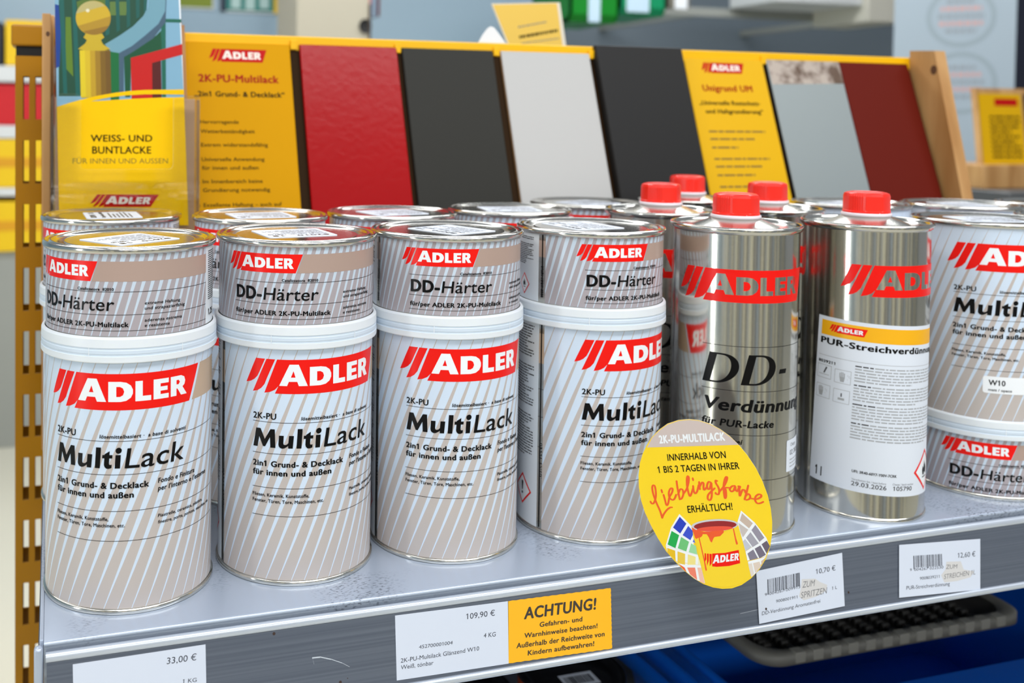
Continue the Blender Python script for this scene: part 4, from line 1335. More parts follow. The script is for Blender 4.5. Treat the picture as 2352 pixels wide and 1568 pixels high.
# ------------------------------------------------------------------ wooden display with sample boards
WOOD = mat('pine', (196, 146, 88), 0.5)
noise_color(WOOD, (172, 122, 66), (212, 166, 108), 22, (1, 1, 0.12), 0.35, 0.65, 5)
WOODE = mat('pine_edge', (160, 108, 52), 0.55)
noise_color(WOODE, (140, 92, 40), (176, 124, 66), 26, (1, 1, 0.1), 0.35, 0.65, 5)
KNOT = mat('pine_knot', (92, 58, 32), 0.6)


def slope(x, t_, off=0.0):
    """boards lean back: t_ mm down the board from its top edge, off mm toward the aisle"""
    k = 1 / math.hypot(1, 0.35)
    return (x, 381.0 - 0.35 * k * t_ - k * off, 353.3 - k * t_ + 0.35 * k * off)


ds = root('sample_rack', 'pine display frame holding the painted sample boards', 'display stand', (530, 340, 0))
ORGD = (530, 340, 0)
g = G()
g.prism([(386, 368), (386, 300), (345, 0), (330, 0), (318, 150), (300, 160), (352, 366)], WOOD, lambda u, v, d: (d, u, v), 957.5, 973)
g.build('side_panel', ds, ORGD)
g = G()
for cx, cy, r in ((352, 344, 5.5),):
    g.face([(957.3, cx + r * .8 * math.cos(a), cy + r * math.sin(a)) for a in [i * math.pi / 8 for i in range(16)]], KNOT)
g.build('wood_knot', ds, ORGD)
g = G()
g.prism([(388, 366), (388, 300), (350, 150), (340, 0), (322, 0), (309.5, 150), (378, 366)], WOODE, lambda u, v, d: (d, u, v), 98.0, 105.2)
g.build('side_panel', ds, ORGD)
g = G()
a = [slope(105, -8, -10), slope(957, -8, -10), slope(957, 215, -10), slope(105, 215, -10)]
b_ = [slope(105, -8, -7.5), slope(957, -8, -7.5), slope(957, 215, -7.5), slope(105, 215, -7.5)]
BACKB = mat('back_board', (46, 29, 10), 0.7, spec=0.1)
for i in range(4):
    j = (i + 1) % 4
    g.face([a[i], a[j], b_[j], b_[i]], BACKB)
g.face(a, BACKB)
g.face(b_[::-1], BACKB)
g.build('back_board', ds, ORGD)
g = G()
g.prism([(200.5, -9), (200.5, 2), (206, 2), (206, -9)], WOOD, lambda u, v, d: slope(d, u, v), 105, 957)
g.build('bottom_ledge', ds, ORGD)


def board(x0, x1, label, m, edge, thick=4.0, top=0.0, dx=0.0, build=None, name='sample_board', cat='sample board', group='painted sample boards on the display'):
    org = slope((x0 + x1) / 2, 200)
    g = G()
    # a slightly bevelled slab
    def fn(u, v, d):
        return slope(u, v, d)
    e = 0.8
    outer = [(x0, top), (x1, top), (x1, 200), (x0, 200)]
    inner = [(x0 + e, top + e), (x1 - e, top + e), (x1 - e, 200 - e), (x0 + e, 200 - e)]
    h0 = -7.0 if thick > 2 else thick - 8.6 + 1.0
    h1 = h0 + thick
    A = [fn(u, v, h0) for u, v in outer]
    B = [fn(u, v, h1 - e) for u, v in outer]
    C_ = [fn(u, v, h1) for u, v in inner]
    for P, Q, mm in ((A, B, edge), (B, C_, m)):
        for i in range(4):
            j = (i + 1) % 4
            g.face([P[i], P[j], Q[j], Q[i]], mm)
    g.face(C_, m)
    g.face(A[::-1], edge)
    if build:
        p = Print()
        build(p)
        p.emit(g, lambda u, v, h: slope(u, -v, h1 + h), None, 0.05, 0.03)
    o = g.build(name, None, org)
    return tag(o, label, cat, group)


BREDM = mat('sample_red', (162, 0, 4), 0.24, spec=0.18)
add_bump(BREDM, 150, 0.2, (1, 1, 1), 3, 0.0010)
BDARK = mat('sample_dark', (38, 37, 31), 0.5, spec=0.2)
BDARK2 = mat('sample_black', (28, 27, 26), 0.5, spec=0.2)
BEDGE = mat('sample_edge', (22, 20, 18), 0.6)
BLIGHT = mat('sample_light_grey', (184, 183, 180), 0.45, spec=0.3)
BSILV = mat('sample_silver', (142, 150, 150), 0.45, 0.25)
BOX_ = mat('sample_oxide', (98, 20, 6), 0.55, spec=0.12)
RUSTY = mat('bare_steel', (150, 132, 118), 0.5, 0.2)
noise_color(RUSTY, (92, 70, 54), (176, 162, 150), 60, (1, 1, 1), 0.36, 0.55, 5)
REDEDGE = mat('sample_red_edge', (120, 14, 16), 0.4)
CREAMW = mat('sample_wood_edge', (176, 132, 84), 0.6)
CRED = mat('card_red', (190, 16, 14), 0.5, spec=0.1)
CRED2 = mat('card_red_ink', (160, 20, 4), 0.5, spec=0.1)
CINK = mat('card_ink', (20, 15, 6), 0.6, spec=0.1)
CINK3 = mat('card_faint_ink', (116, 86, 6), 0.6)
CINK2 = mat('card_soft_ink', (40, 30, 4), 0.6, spec=0.1)
K_ = math.hypot(1, 0.35)


def zt(z):
    return -(353.3 - z) * K_


def y1(p):
    p.logo(lambda u, v: (128.6 + (u + 5) * 0.566, zt(334.6) + v * 0.62), CRED, mat('card_white', (236, 226, 214), 0.5))
    p.t('2K-PU-Multilack', 117.5, zt(315.4), 7.2, CRED2, 193.5, 0.055)
    p.t('„2in1 Grund- & Decklack“', 113.2, zt(301.8), 5.0, CINK, 198.2, 0.045)
    for s, z, x1 in (('Hervorragende', 276.8, 153), ('Wetterbeständigkeit', 268.2, 167.5), ('Extrem widerstandsfähig', 256.0, 179), ('Universelle Anwendung', 243.0, 175), ('für innen und außen', 235.4, 169), ('Im Innenbereich keine', 223.4, 172), ('Grundierung notwendig', 215.8, 178.5), ('Exzellente Haftung – auch auf', 202.8, 188.4)):
        p.t(s, 117.4, zt(z), 3.5, CINK2, x1, 0.02)
        if s[0] in 'HEUI' and not s.startswith('Gr'):
            p.t('›', 113.4, zt(z), 3.5, CINK2, 114.6)


def y2(p):
    p.logo(lambda u, v: (666.6 + (u + 5) * 0.575, zt(336.6) + v * 0.58), CRED, mat('card_white', (236, 226, 214), 0.5))
    p.t('Unigrund UM', 662.8, zt(316.6), 7.0, CRED2, 727, 0.05)
    p.t('„Universelle Rostschutz-', 655, zt(301.6), 4.6, CINK, 733, 0.045)
    p.t('und Haftgrundierung“', 661, zt(292.4), 4.6, CINK, 735, 0.045)
    k = 0
    for z, n in ((272, 2), (255, 1), (243, 2), (226, 1), (214, 2)):
        for i in range(n):
            p.bars(660, 733 - 12 * ((k * 7) % 3), zt(z - i * 8.0), 8, 1, 1.9, CINK3, 1, 60 + k)
            k += 1


board(105.5, 206.5, 'leftmost yellow info card headed 2K-PU-Multilack on the display', YEL, YEL, 1.6, build=y1, name='info_card', cat='card', group='yellow info cards on the display')
board(216.0, 315.0, 'glossy red sample board on the display', BREDM, REDEDGE)
board(320.5, 419.0, 'black sample board standing between the red and the light grey boards', BDARK, BEDGE)
board(428.0, 530.0, 'light grey sample board between the two black boards', BLIGHT, CREAMW)
board(535.8, 641.5, 'black sample board beside the right yellow info card', BDARK2, BEDGE, 9.0, -8)
board(646.5, 748.5, 'right yellow info card behind the red caps, with fuzzy small print', YEL2, YEL2, 1.6, build=y2, name='info_card', cat='card', group='yellow info cards on the display')


def silver(p):
    p.poly([(754, -0.6), (852.4, -0.6), (852.4, -27), (754, -30)], RUSTY, 0)


board(753.0, 853.0, 'silver grey sample board with a rusty bare steel strip at its top', BSILV, BEDGE, build=silver)
board(853.6, 952.0, 'red-brown oxide primer sample board at the right end of the display', BOX_, mat('oxide_edge', (110, 40, 16), 0.6))

# ------------------------------------------------------------------ clear leaflet holder on a pine board
wb = root('pine_board', 'upright pine board behind the clear leaflet holder', 'board', (40, 336, 0))
g = G()
g.box((-9.6, 331, 0), (97.0, 343, 364.5), WOODE, 0.6)
g.build('board', wb, (40, 336, 0))
g = G()
g.box((-19.6, 318, 0), (-12.6, 330.8, 366), WOOD, 0.8)
g.box((-19.6, 330.8, 0), (-9.8, 343, 366), WOOD, 0.8)
g.build('edge_batten', wb, (40, 336, 0))
g = G()
g.face([(-15 + 1.6 * math.cos(a), 317.8, 349 + 2.2 * math.sin(a)) for a in [i * math.pi / 6 for i in range(12)]], KNOT)
g.build('wood_knot', wb, (40, 336, 0))

LF = LEAF
lfy = 300.0


def leaf(u, v, h):
    return (u, lfy - h, v)


g = G()
g.prism([tuple(q) for q in LF['sheet']], PWHITE, leaf, -0.5, 0.0)
p = Print()
for i, (k, q) in enumerate(LF['art']):
    p.poly([(a[0] + (8 if a[0] > 90 else 0), a[1]) for a in q], mat('art_' + k.replace(',', '_'), tuple(int(x) for x in k.split(',')), 0.35), i * 0.5)
ext = lambda q: (q[0] + (6 if q[0] > 90 else -6 if q[0] < 0 else 0), q[1])
bc = LF['art'][-1][1]
bx, bz = sum(q[0] for q in bc) / len(bc), sum(q[1] for q in bc) / len(bc)
br = max(q[0] for q in bc) - bx


def tone(rgb, pts, layer):
    p.poly(pts, mat('art_%d_%d_%d' % rgb, rgb, 0.35), layer)


def capseg(a0, a1, n=14):
    return [(bx + br * math.cos(math.radians(a0 + (a1 - a0) * i / n)), bz + br * math.sin(math.radians(a0 + (a1 - a0) * i / n))) for i in range(n + 1)]


tone((186, 172, 110), capseg(48, 168), 13.0)
tone((176, 138, 34), capseg(-150, 8), 13.0)
tone((148, 110, 32), capseg(-125, -25), 13.4)
tone((226, 220, 190), [(bx - br * .32 + 1.5 * math.cos(a), bz + br * .42 + 1.5 * math.sin(a)) for a in [i * .63 for i in range(10)]], 13.4)
cl = LF['art'][-4][1]
x0_, x1_ = cl[0][0], cl[1][0]
z0_, z1_ = cl[2][1], cl[0][1]
for k, rgb in enumerate(((222, 196, 30), (212, 180, 32), (190, 152, 30), (158, 120, 28), (124, 92, 24), (112, 80, 24))):
    a_, b__ = x0_ + (x1_ - x0_) * k / 6 + 1.0, x0_ + (x1_ - x0_) * (k + 1) / 6 + 1.0
    tone(rgb, [(a_, z0_), (b__, z0_), (b__ - 1.0, z1_), (a_ - 1.0, z1_)], 12.6)
p.poly([ext(q) for q in LF['yellow']], LEAFY, 15)
p.poly([ext(q) for q in LF['arc']], LEAFY, 16)
for s, q in LF['txt']:
    p.text(s, q[0], q[1], q[2], CINK if s != LF['txt'][2][0] else mat('thin_ink', (120, 96, 20), 0.5), 0.03 if s != LF['txt'][2][0] else 0.0, 18)
f2 = lerp2(*LF['logo'])
p.logo(lambda u, v: f2((u + 5.4) / 91.0, v / 21.0), CRED, mat('card_white', (236, 226, 214), 0.5), 17)
p.emit(g, leaf, None, 0.03, 0.02)
# limit the artwork to the sheet
sx0 = lambda z: LF['sheet'][0][0] + (LF['sheet'][3][0] - LF['sheet'][0][0]) * (LF['sheet'][0][1] - z) / (LF['sheet'][0][1] - LF['sheet'][3][1])
sx1 = lambda z: LF['sheet'][1][0] + (LF['sheet'][2][0] - LF['sheet'][1][0]) * (LF['sheet'][1][1] - z) / (LF['sheet'][1][1] - LF['sheet'][2][1])
for v in g.bm.verts:
    v.co.x = min(max(v.co.x, sx0(v.co.z)), sx1(v.co.z))
    v.co.z = min(v.co.z, 392.0)
    v.co.z = max(v.co.z, 189.0)
o = g.build('leaflet', None, (45, 300, 190), recalc=False)
tag(o, 'leaflet with a photo of painted railings above yellow WEISS- UND BUNTLACKE panel', 'leaflet')

hd = root('leaflet_holder', 'clear acrylic leaflet holder holding the WEISS- UND BUNTLACKE leaflet', 'leaflet holder', (47, 300, 180))
ORGH = (47, 300, 180)
ACR = mat('acrylic', (250, 252, 252), 0.02, 0.0, 0.0, 0.5)
ACR.node_tree.nodes['Principled BSDF'].inputs['Transmission Weight'].default_value = 1.0
ACR.node_tree.nodes['Principled BSDF'].inputs['IOR'].default_value = 1.3
hx0, hx1, ht, hb = -12.2, 107.5, 299.5, 184.0
# front pane: U-shaped cut-out with rounded corners
def rc(cx, cy, r, a0, a1, n=6):
    return [(cx + r * math.cos(math.radians(a0 + (a1 - a0) * i / n)), cy + r * math.sin(math.radians(a0 + (a1 - a0) * i / n))) for i in range(n + 1)]


cut0, cut1, cutb = 11.0, 85.5, 237.6
poly = [(hx0, hb), (hx1, hb)] + rc(hx1 - 4, ht - 4, 4, 0, 90) + rc(cut1 + 4, ht - 4, 4, 90, 180) + rc(cut1 - 4, cutb + 4, 4, 0, -90) + rc(cut0 + 4, cutb + 4, 4, -90, -180) + rc(cut0 - 4, ht - 4, 4, 0, 90) + rc(hx0 + 4, ht - 4, 4, 90, 180)
g = G()
EDGE = mat('acrylic_edge_glint', (226, 238, 238), 0.12, spec=0.8)  # whitish edge faces carry the bright edge glints in their colour
EDGE.node_tree.nodes['Principled BSDF'].inputs['Transmission Weight'].default_value = 0.15
g.prism(poly, ACR, lambda u, v, d: (u, 291.0 - d, v), 0, 2.0, EDGE)
g.build('front_pane', hd, ORGH)
g = G()
g.box((hx0, 293.1, hb), (hx0 + 2, 303, ht - 4), ACR, 0.3)
g.build('side_pane', hd, ORGH)
g = G()
g.box((hx1 - 2, 293.1, hb), (hx1, 303, ht - 4), ACR, 0.3)
g.build('side_pane', hd, ORGH)
g = G()
g.box((hx0, 304, hb), (hx1, 306, ht - 1), ACR, 0.3)
g.build('back_pane', hd, ORGH)
g = G()
g.box((hx0 + 3, 302.0, hb + 0.5), (hx1 - 2.6, 303.0, ht - 3), mat('wood_reflection_tan', (184, 146, 112), 0.6))  # added tan sheet, coloured like wood reflected in the acrylic sides
g.build('wood_reflection_card', hd, ORGH)
g = G()
g.box((hx0, 291.2, hb - 2), (hx1, 330.6, hb), ACR, 0.3)
g.build('base_pane', hd, ORGH)

# ------------------------------------------------------------------ below the shelf
LOW = -345.0
ls = root('metal_shelf', 'lower grey metal shelf in the shade under the price rail', 'shelf', (600, 200, LOW - 28))
ORGL = (600, 200, LOW - 28)
g = G()
extrude_x(g, [(384, LOW), (2, LOW), (-0.4, LOW - 3), (-0.4, LOW - 27), (1, LOW - 27), (1, LOW - 4), (384, LOW - 2)], X0, X1, SHELF)
g.build('shelf_top', ls, ORGL)

DKTIN = mat('dark_tin', (60, 58, 56), 0.3, 0.7)
ORGL_ = mat('tin_orange', (214, 96, 24), 0.45)
DARKLID = mat('dark_lid', (40, 40, 44), 0.25, 0.6)


def varnish(x, y, label):
    t = root('varnish_tin', label, 'paint tin', (x, y, LOW), 'tins on the lower shelf')
    g = G()
    g.lathe([(44, 1), (46, 0), (46, 140)], ORGL_, 72)
    g.face([(46 * math.cos(a), 46 * math.sin(a), 0) for a in [i * math.pi / 24 for i in range(48)]], DKTIN)
    g.build('tin_body', t)
    g = G()
    h = 145.0
    g.lathe([(46, h - 5), (47.4, h - 3), (47.4, h - 1), (46.4, h), (45.4, h - 1.5), (43.6, h - 1.5), (42.8, h), (41.6, h), (40.6, h - 4), (35, h - 4), (34, h - 3), (0.1, h - 3)], DARKLID, 72, sharp=False)
    l = g.build('lid', t)
    g = G()
    g.box((-14, -20, h - 3), (18, -2, h - 2.7), PAPER)
    rnd = random.Random(2)
    x_ = -11.0
    while x_ < 14:
        w_ = rnd.choice((.5, .9, 1.4))
        g.face([(x_, -17, h - 2.6), (x_ + w_, -17, h - 2.6), (x_ + w_, -6, h - 2.6), (x_, -6, h - 2.6)], BLACK)
        x_ += w_ + rnd.choice((.5, .9))
    g.build('barcode_sticker', l)
    return t


varnish(425, 216, 'orange tin with dark lid and barcode sticker under the orange warning label')
varnish(318, 216, 'orange tin with dark lid under the 109,90 € price tag, mostly hidden by the rail')

BLUE = mat('blue_plastic', (0, 98, 210), 0.35, 0.0)
tub = root('plastic_tub', 'blue plastic paint tub on the lower shelf beneath the roller tray', 'tub', (760, 240, LOW))
ORGT = (760, 240, LOW)


def rrect(x0, y0, x1, y1, r, n=6):
    return rc(x1 - r, y1 - r, r, 0, 90, n) + rc(x0 + r, y1 - r, r, 90, 180, n) + rc(x0 + r, y0 + r, r, 180, 270, n) + rc(x1 - r, y0 + r, r, 270, 360, n)


g = G()
rows = []
for (ins, z) in ((30, LOW), (8, -225), (4, -216), (0, -214), (0, -208), (5, -207), (10, -212), (30, LOW + 8)):
    rows.append([(x, y, z) for x, y in rrect(548 + ins, 122 + ins * .6, 1010 - ins, 372 - ins * .6, 26)])
g.grid(rows, BLUE, True, True)
g.face(rows[0][::-1], BLUE)
g.face(rows[-1], BLUE)
g.build('tub_body', tub, ORGT)
g = G()
g.prism([(548, -209), (562, -203), (1000, -203), (1010, -209), (1006, -232), (556, -232)], BLUE, lambda u, v, d: (u, d, v), 50, 124)
g.build('tub_front_rim', tub, ORGT)
g = G()
g.prism([(690, -238), (860, -238), (880, -300), (690, -300)], BLUE, lambda u, v, d: (u, d, v), 44, 122)
g.build('handle_flap', tub, ORGT)
g = G()
for y0, x0 in ((0, 505), (0, 530)):
    g.tube([(x0 + 10, 110, -225), (x0 - 4, 220, -214), (x0 - 14, 330, -212)], 7, BLUE, 8)
g.build('side_rib', tub, ORGT)

TRAY = mat('tray_grey', (120, 118, 110), 0.5)
TRAYP = mat('tray_pad', (150, 148, 138), 0.45)
TRAYD = mat('tray_dark', (54, 52, 48), 0.55)
tr = root('roller_tray', 'grey ribbed paint roller tray lying on the blue tub', 'roller tray', (742, 250, -204))
ORGR = (742, 250, -204)
g = G()
rows = []
for ins, z in ((6, -203), (0, -200), (0, -192), (3, -190), (9, -190), (12, -193)):
    rows.append([(x, y, z) for x, y in rrect(588 + ins, 168 + ins, 896 - ins, 330 - ins, 24)])
g.grid(rows, TRAY, True, True)
g.build('tray_rim', tr, ORGR)
g = G()
rows = []
for ins, z in ((12, -193), (16, -204), (30, -206)):
    rows.append([(x, y, z) for x, y in rrect(588 + ins, 168 + ins, 896 - ins, 330 - ins, 18)])
g.grid(rows, TRAYD, True, True)
g.face(rows[-1], TRAYD)
for i in range(13):
    x = 616 + i * 19.5
    for j in range(16):
        y = 194 + j * 7.0
        g.box((x, y, -206), (x + 8, y + 4.4, -199.6 + (j % 2) * 1.0), TRAYD, 1.0, 1)
g.build('ribbed_floor', tr, ORGR)
g = G()
for i in range(13):
    x = 622 + i * 19.4
    g.box((x, 167.4, -199), (x + 11, 177.0, -189.4), TRAYP, 0.8, 2)
g.build('rim_pads', tr, ORGR)

# ------------------------------------------------------------------ the hall
FLOOR = mat('floor_cream', (226, 222, 204), 0.25)
g = G()
g.face([(-4700, -6000, -1000), (9000, -6000, -1000), (9000, 6500, -1000), (-4700, 6500, -1000)], FLOOR)
struct(g.build('floor', None, (0, 0, -1000)))
WALL = mat('wall_pale_blue', (168, 192, 208), 0.6)
g = G()
g.box((-4600, 4300, -1000), (2600, 4400, 2200), WALL)
struct(g.build('wall_back', None, (0, 4300, -1000)))
SLATE = mat('wall_slate', (120, 132, 142), 0.6)
g = G()
g.box((2600, 4200, -1000), (9000, 4300, 2200), SLATE)
struct(g.build('wall_right', None, (5000, 4200, -1000)))
g = G()
g.box((-4700, -3600, -1000), (-4600, 4300, 2200), WALL)
struct(g.build('wall_left', None, (-4650, 300, -1000)))
# assumed tall narrow window in the end wall, added for vertical can glints
GLOW = bpy.data.materials.new('assumed_window_glow')
GLOW.use_nodes = True
_e = GLOW.node_tree.nodes.new('ShaderNodeEmission')
_e.inputs[0].default_value = (0.95, 0.98, 1.0, 1)
_e.inputs[1].default_value = 14.0
GLOW.node_tree.links.new(_e.outputs[0], GLOW.node_tree.nodes['Material Output'].inputs[0])
g = G()
g.box((-4590, -1520, -900), (-4585, -1180, 1500), GLOW)
for y0, y1 in ((-1560, -1520), (-1180, -1140)):
    g.box((-4599, y0, -940), (-4570, y1, 1540), mat('far_white', (222, 224, 224), 0.5))
g.box((-4599, -1520, 1500), (-4570, -1180, 1540), mat('far_white', (222, 224, 224), 0.5))
g.box((-4599, -1520, -940), (-4570, -1180, -900), mat('far_white', (222, 224, 224), 0.5))
struct(g.build('assumed_window_1', None, (-4590, -1350, -900)))
# the aisle opposite, seen only in the metal: pale panels with dark and coloured bays between
BAY = mat('opposite_bays', (200, 200, 196), 0.5)
nt, N, L_, b = nodes(BAY)
tc = N.new('ShaderNodeTexCoord')
sp = N.new('ShaderNodeSeparateXYZ')
L_.new(tc.outputs['Object'], sp.inputs[0])
md = N.new('ShaderNodeMath')
md.operation = 'MULTIPLY'
md.inputs[1].default_value = 1 / 1.25
L_.new(sp.outputs[0], md.inputs[0])
fr = N.new('ShaderNodeMath')
fr.operation = 'FRACT'
L_.new(md.outputs[0], fr.inputs[0])
cr = N.new('ShaderNodeValToRGB')
cr.color_ramp.interpolation = 'CONSTANT'
els = cr.color_ramp.elements
els[0].position, els[0].color = 0.0, lin((236, 230, 206))
els[1].position, els[1].color = 0.17, lin((60, 56, 52))
for ps, c_ in ((0.25, (176, 174, 168)), (0.37, (28, 36, 66)), (0.43, (176, 190, 204)), (0.56, (110, 100, 84)), (0.64, (236, 228, 204)), (0.78, (56, 54, 52)), (0.87, (176, 180, 184))):
    e = els.new(ps)
    e.color = lin(c_)
L_.new(fr.outputs[0], cr.inputs[0])
L_.new(cr.outputs[0], b.inputs['Base Color'])
g = G()
g.box((-3500, -2300, -1000), (4500, -2200, 700), BAY)
struct(g.build('wall_front', None, (0, -2250, -1000)))

# far left shelving bay with boxes
BW = mat('far_white', (222, 224, 224), 0.5)
KICK = mat('kick_grey', (158, 160, 154), 0.5)
BYEL = mat('box_yellow', (244, 200, 0), 0.5)
BORA = mat('box_orange_print', (226, 160, 10), 0.5)
FRED = mat('box_red', (206, 12, 26), 0.5)
su = root('store_shelving', 'white store shelving unit far behind at the left', 'shelving', (-300, 3640, -1000))
OS = (-300, 3640, -1000)
for z0, z1 in ((403, 465), (189, 238), (-32, 0)):
    g = G()
    g.box((-900, 3440, z0), (380, 3880, z1), BW, 4)
    g.build('shelf_board', su, OS)
g = G()
g.box((-900, 3450, -1000), (380, 3880, -243), KICK, 3)
g.build('base_plinth', su, OS)
g = G()
g.box((-900, 3880, -1000), (380, 3900, 900), WALL)
g.build('back_panel', su, OS)


def carton(x0, x1, y0, y1, z0, z1, label, m, cat='box', group=None, band=None, name='carton', recess=True):
    org = ((x0 + x1) / 2, (y0 + y1) / 2, z0)
    z0 += 1.0
    org = ((x0 + x1) / 2, (y0 + y1) / 2, z0)
    t = root(name, label, cat, org, group)
    g = G()
    g.box((x0, y0, z0), (x1, y1, z1), m, 4, 2)
    g.build('box_body', t, org)
    g = G()
    if band:
        g.box((x0 + 6, y0 - 1.5, z0 + (z1 - z0) * .42), (x1 - 6, y0 + 1, z0 + (z1 - z0) * .62), band)
    else:
        g.box((x0 + 8, y0 - 2, z1 - 16), (x1 - 8, y0 + 1, z1 - 8), m)
    g.build('printed_band' if band else 'front_lip', t, org)
    return t


carton(-186, -20, 3450, 3800, 465, 640, 'yellow carton on the top shelf far left, left of the post', BYEL)
carton(-420, -192, 3450, 3800, 465, 628, 'black box at the far left edge beside a yellow carton', mat('box_black', (18, 20, 30), 0.4))
carton(-520, 20, 3444, 3800, 238, 393, 'red box on the middle shelf far left behind the slotted post', FRED)
carton(-520, 20, 3444, 3800, 0, 186, 'yellow carton far left, above the grey shelf edge', BYEL, band=BORA)
carton(-520, 20, 3430, 3800, -243, -52, 'yellow carton far left, lowest one just above the grey plinth', BYEL, band=BORA)
carton(-120, -40, 3808, 3872, 465, 668, 'pinkish red box behind the top of the post, far left', mat('box_pink', (196, 120, 130), 0.5))

# posters and panels on the back wall
def poster(x0, x1, z0, z1, y, label, bg, bits, cat='poster'):
    g = G()
    g.box((x0, y - 8, z0), (x1, y, z1), mat('poster_edge', (226, 228, 226), 0.5))
    p = Print()
    p.rect(x0 + 8, z0 + 8, x1 - 8, z1 - 8, bg, 0)
    for a, b_, c_, d_, m in bits:
        p.rect(x0 + (x1 - x0) * a, z0 + (z1 - z0) * b_, x0 + (x1 - x0) * c_, z0 + (z1 - z0) * d_, m, 20)
    p.emit(g, lambda u, v, h: (u, y - 8 - h * 8, v), None)
    o = g.build('poster', None, ((x0 + x1) / 2, y, z0), recalc=False)
    return tag(o, label, cat)


OLIVE = mat('poster_olive', (132, 148, 26), 0.5)
TEAL = mat('poster_teal', (40, 140, 130), 0.5)
TEALL = mat('poster_pale', (196, 226, 220), 0.5)
poster(470, 738, 800, 1160, 4298, 'olive green poster high on the back wall, left of the teal one', OLIVE, [(.1, .3, .9, .6, mat('poster_dark', (60, 76, 30), 0.5))])
poster(767, 1062, 792, 1160, 4298, 'teal and white poster with yellow edge high on the back wall', TEAL, [(.18, .05, .34, .5, TEALL), (.42, .04, .58, .3, TEALL), (.66, .06, .82, .42, TEALL), (.9, 0, .99, 1, BYEL), (0, .0, .1, 1, mat('poster_navy', (30, 50, 70), 0.5))])
NAVY = mat('post_navy', (66, 82, 110), 0.5)
g = G()
g.box((1012, 4000, -1000), (1076, 4080, 1800), NAVY, 6)
tag(g.build('store_column', None, (1044, 4040, -1000)), 'narrow dark blue column against the back wall, left of the cream panel', 'column')
cp = root('cupboard_panel', 'tall cream cupboard door with a dark round hole, behind the red board', 'cupboard', (870, 2700, -1000))
OC = (870, 2700, -1000)
g = G()
g.box((746, 2600, -1000), (994, 2900, 1500), mat('cream_panel', (186, 178, 158), 0.5), 5)
g.build('door_panel', cp, OC)
g = G()
g.lathe([(0.1, 0), (20, 0), (24, 3), (24, 8)], mat('hole_dark', (20, 18, 16), 0.6), 24, sharp=False)
for v in g.bm.verts:
    v.co = (978 + v.co.x * .9, 2599.0 - v.co.z * .5, 585 + v.co.y)
g.build('finger_hole', cp, OC)
g = G()
g.box((990, 2596, 400), (998, 2602, 660), mat('edge_dark', (70, 56, 44), 0.6))
g.build('edge_strip', cp, OC)
rt = root('hanging_pack', 'red and grey pack hanging at the top, right of the cream cupboard', 'package', (1030, 2690, 600))
g = G()
g.box((1004, 2680, 632), (1024, 2720, 900), FRED, 3)
g.box((1048, 2680, 628), (1056, 2720, 900), mat('pack_maroon', (110, 30, 36), 0.5), 2)
g.build('coloured_edges', rt, (1030, 2690, 600))
g = G()
g.box((1024, 2684, 624), (1048, 2716, 900), mat('pack_grey', (130, 150, 170), 0.5), 2)
g.build('pack_body', rt, (1030, 2690, 600))
g = G()
g.box((1020, 2716, 880), (1040, 2900, 910), mat('pack_grey', (130, 150, 170), 0.5), 2)
g.build('hanger', rt, (1030, 2690, 600))

# price card and rolled paper at the cross beam
pc = root('price_card', 'tilted pale yellow price card standing above the light grey board', 'price card', (470, 404, 352))
OP = (470, 404, 352)
PCY = mat('price_card_yellow', (248, 206, 90), 0.4, coat=0.2)
g = G()
cy = 560.0
cw = [(497.0, 422.0), (589.5, 427.5), (599.5, 372.0), (521.0, 369.5)]
g.prism(cw, mat('price_card_edge', (240, 232, 214), 0.4), lambda u, v, d: (u, cy - d, v), 0, 1.2)
p = Print()
p.poly([(498.6, 420.8), (585.4, 426.2), (594.4, 373.0), (522.2, 370.8)], PCY, 0)
for i, (u0, v0, u1, v1, h_, m) in enumerate(((533, 394, 572, 402, 1.6, GREY), (535, 381, 587, 391, 3.4, CINK), (538, 374.6, 590, 382.6, 1.2, GREY))):
    k = 0
    f2 = lerp2((u0, v0), (u1, v1), (u0 - h_ * .15, v0 + h_))
    x_ = 0.0
    rnd = random.Random(70 + i)
    while x_ < 1:
        w_ = rnd.uniform(.03, .09)
        p.poly([f2(x_, 0), f2(min(x_ + w_, 1), 0), f2(min(x_ + w_, 1), 1), f2(x_, 1)], m, 2)
        x_ += w_ + .018
p.emit(g, lambda u, v, h: (u, cy - 1.2 - h * 2, v), None)
g.build('printed_card', pc, OP, recalc=False)
g = G()
g.tube([(556, cy + 1.5, 396), (556, cy + 2, 366), (556, cy, 352), (556, 480, 350), (556, 405, 350)], 1.8, TIN, 8)
g.build('wire_stem', pc, OP)
g = G()
rows = []
for i in range(15):
    a = -1.2 + 2.4 * i / 14
    rows.append([(436 + 13 * math.sin(a) * k - (1 - k) * 6, 396 + 3 * math.cos(a), 360.3 + (18.5 * k) * max(0, 1 - abs(a) * .8) ** .7) for k in (1.0, .6, 0.0)])
g = G()
cone = [(404.6, 360.2), (409, 368), (414, 374.6), (418, 377.2), (422, 376.2), (428, 369.5), (435.5, 360.2)]
g.prism(cone, mat('rolled_paper', (240, 240, 238), 0.5), lambda u, v, d: (u + (0 if d < 395 else (420 - u) * .6), d, v if d < 395 else 360.2 + (v - 360.2) * .55), 388, 403)
tag(g.build('paper_tent', None, (420, 395, 360)), 'small folded white paper standing on the yellow beam', 'paper')

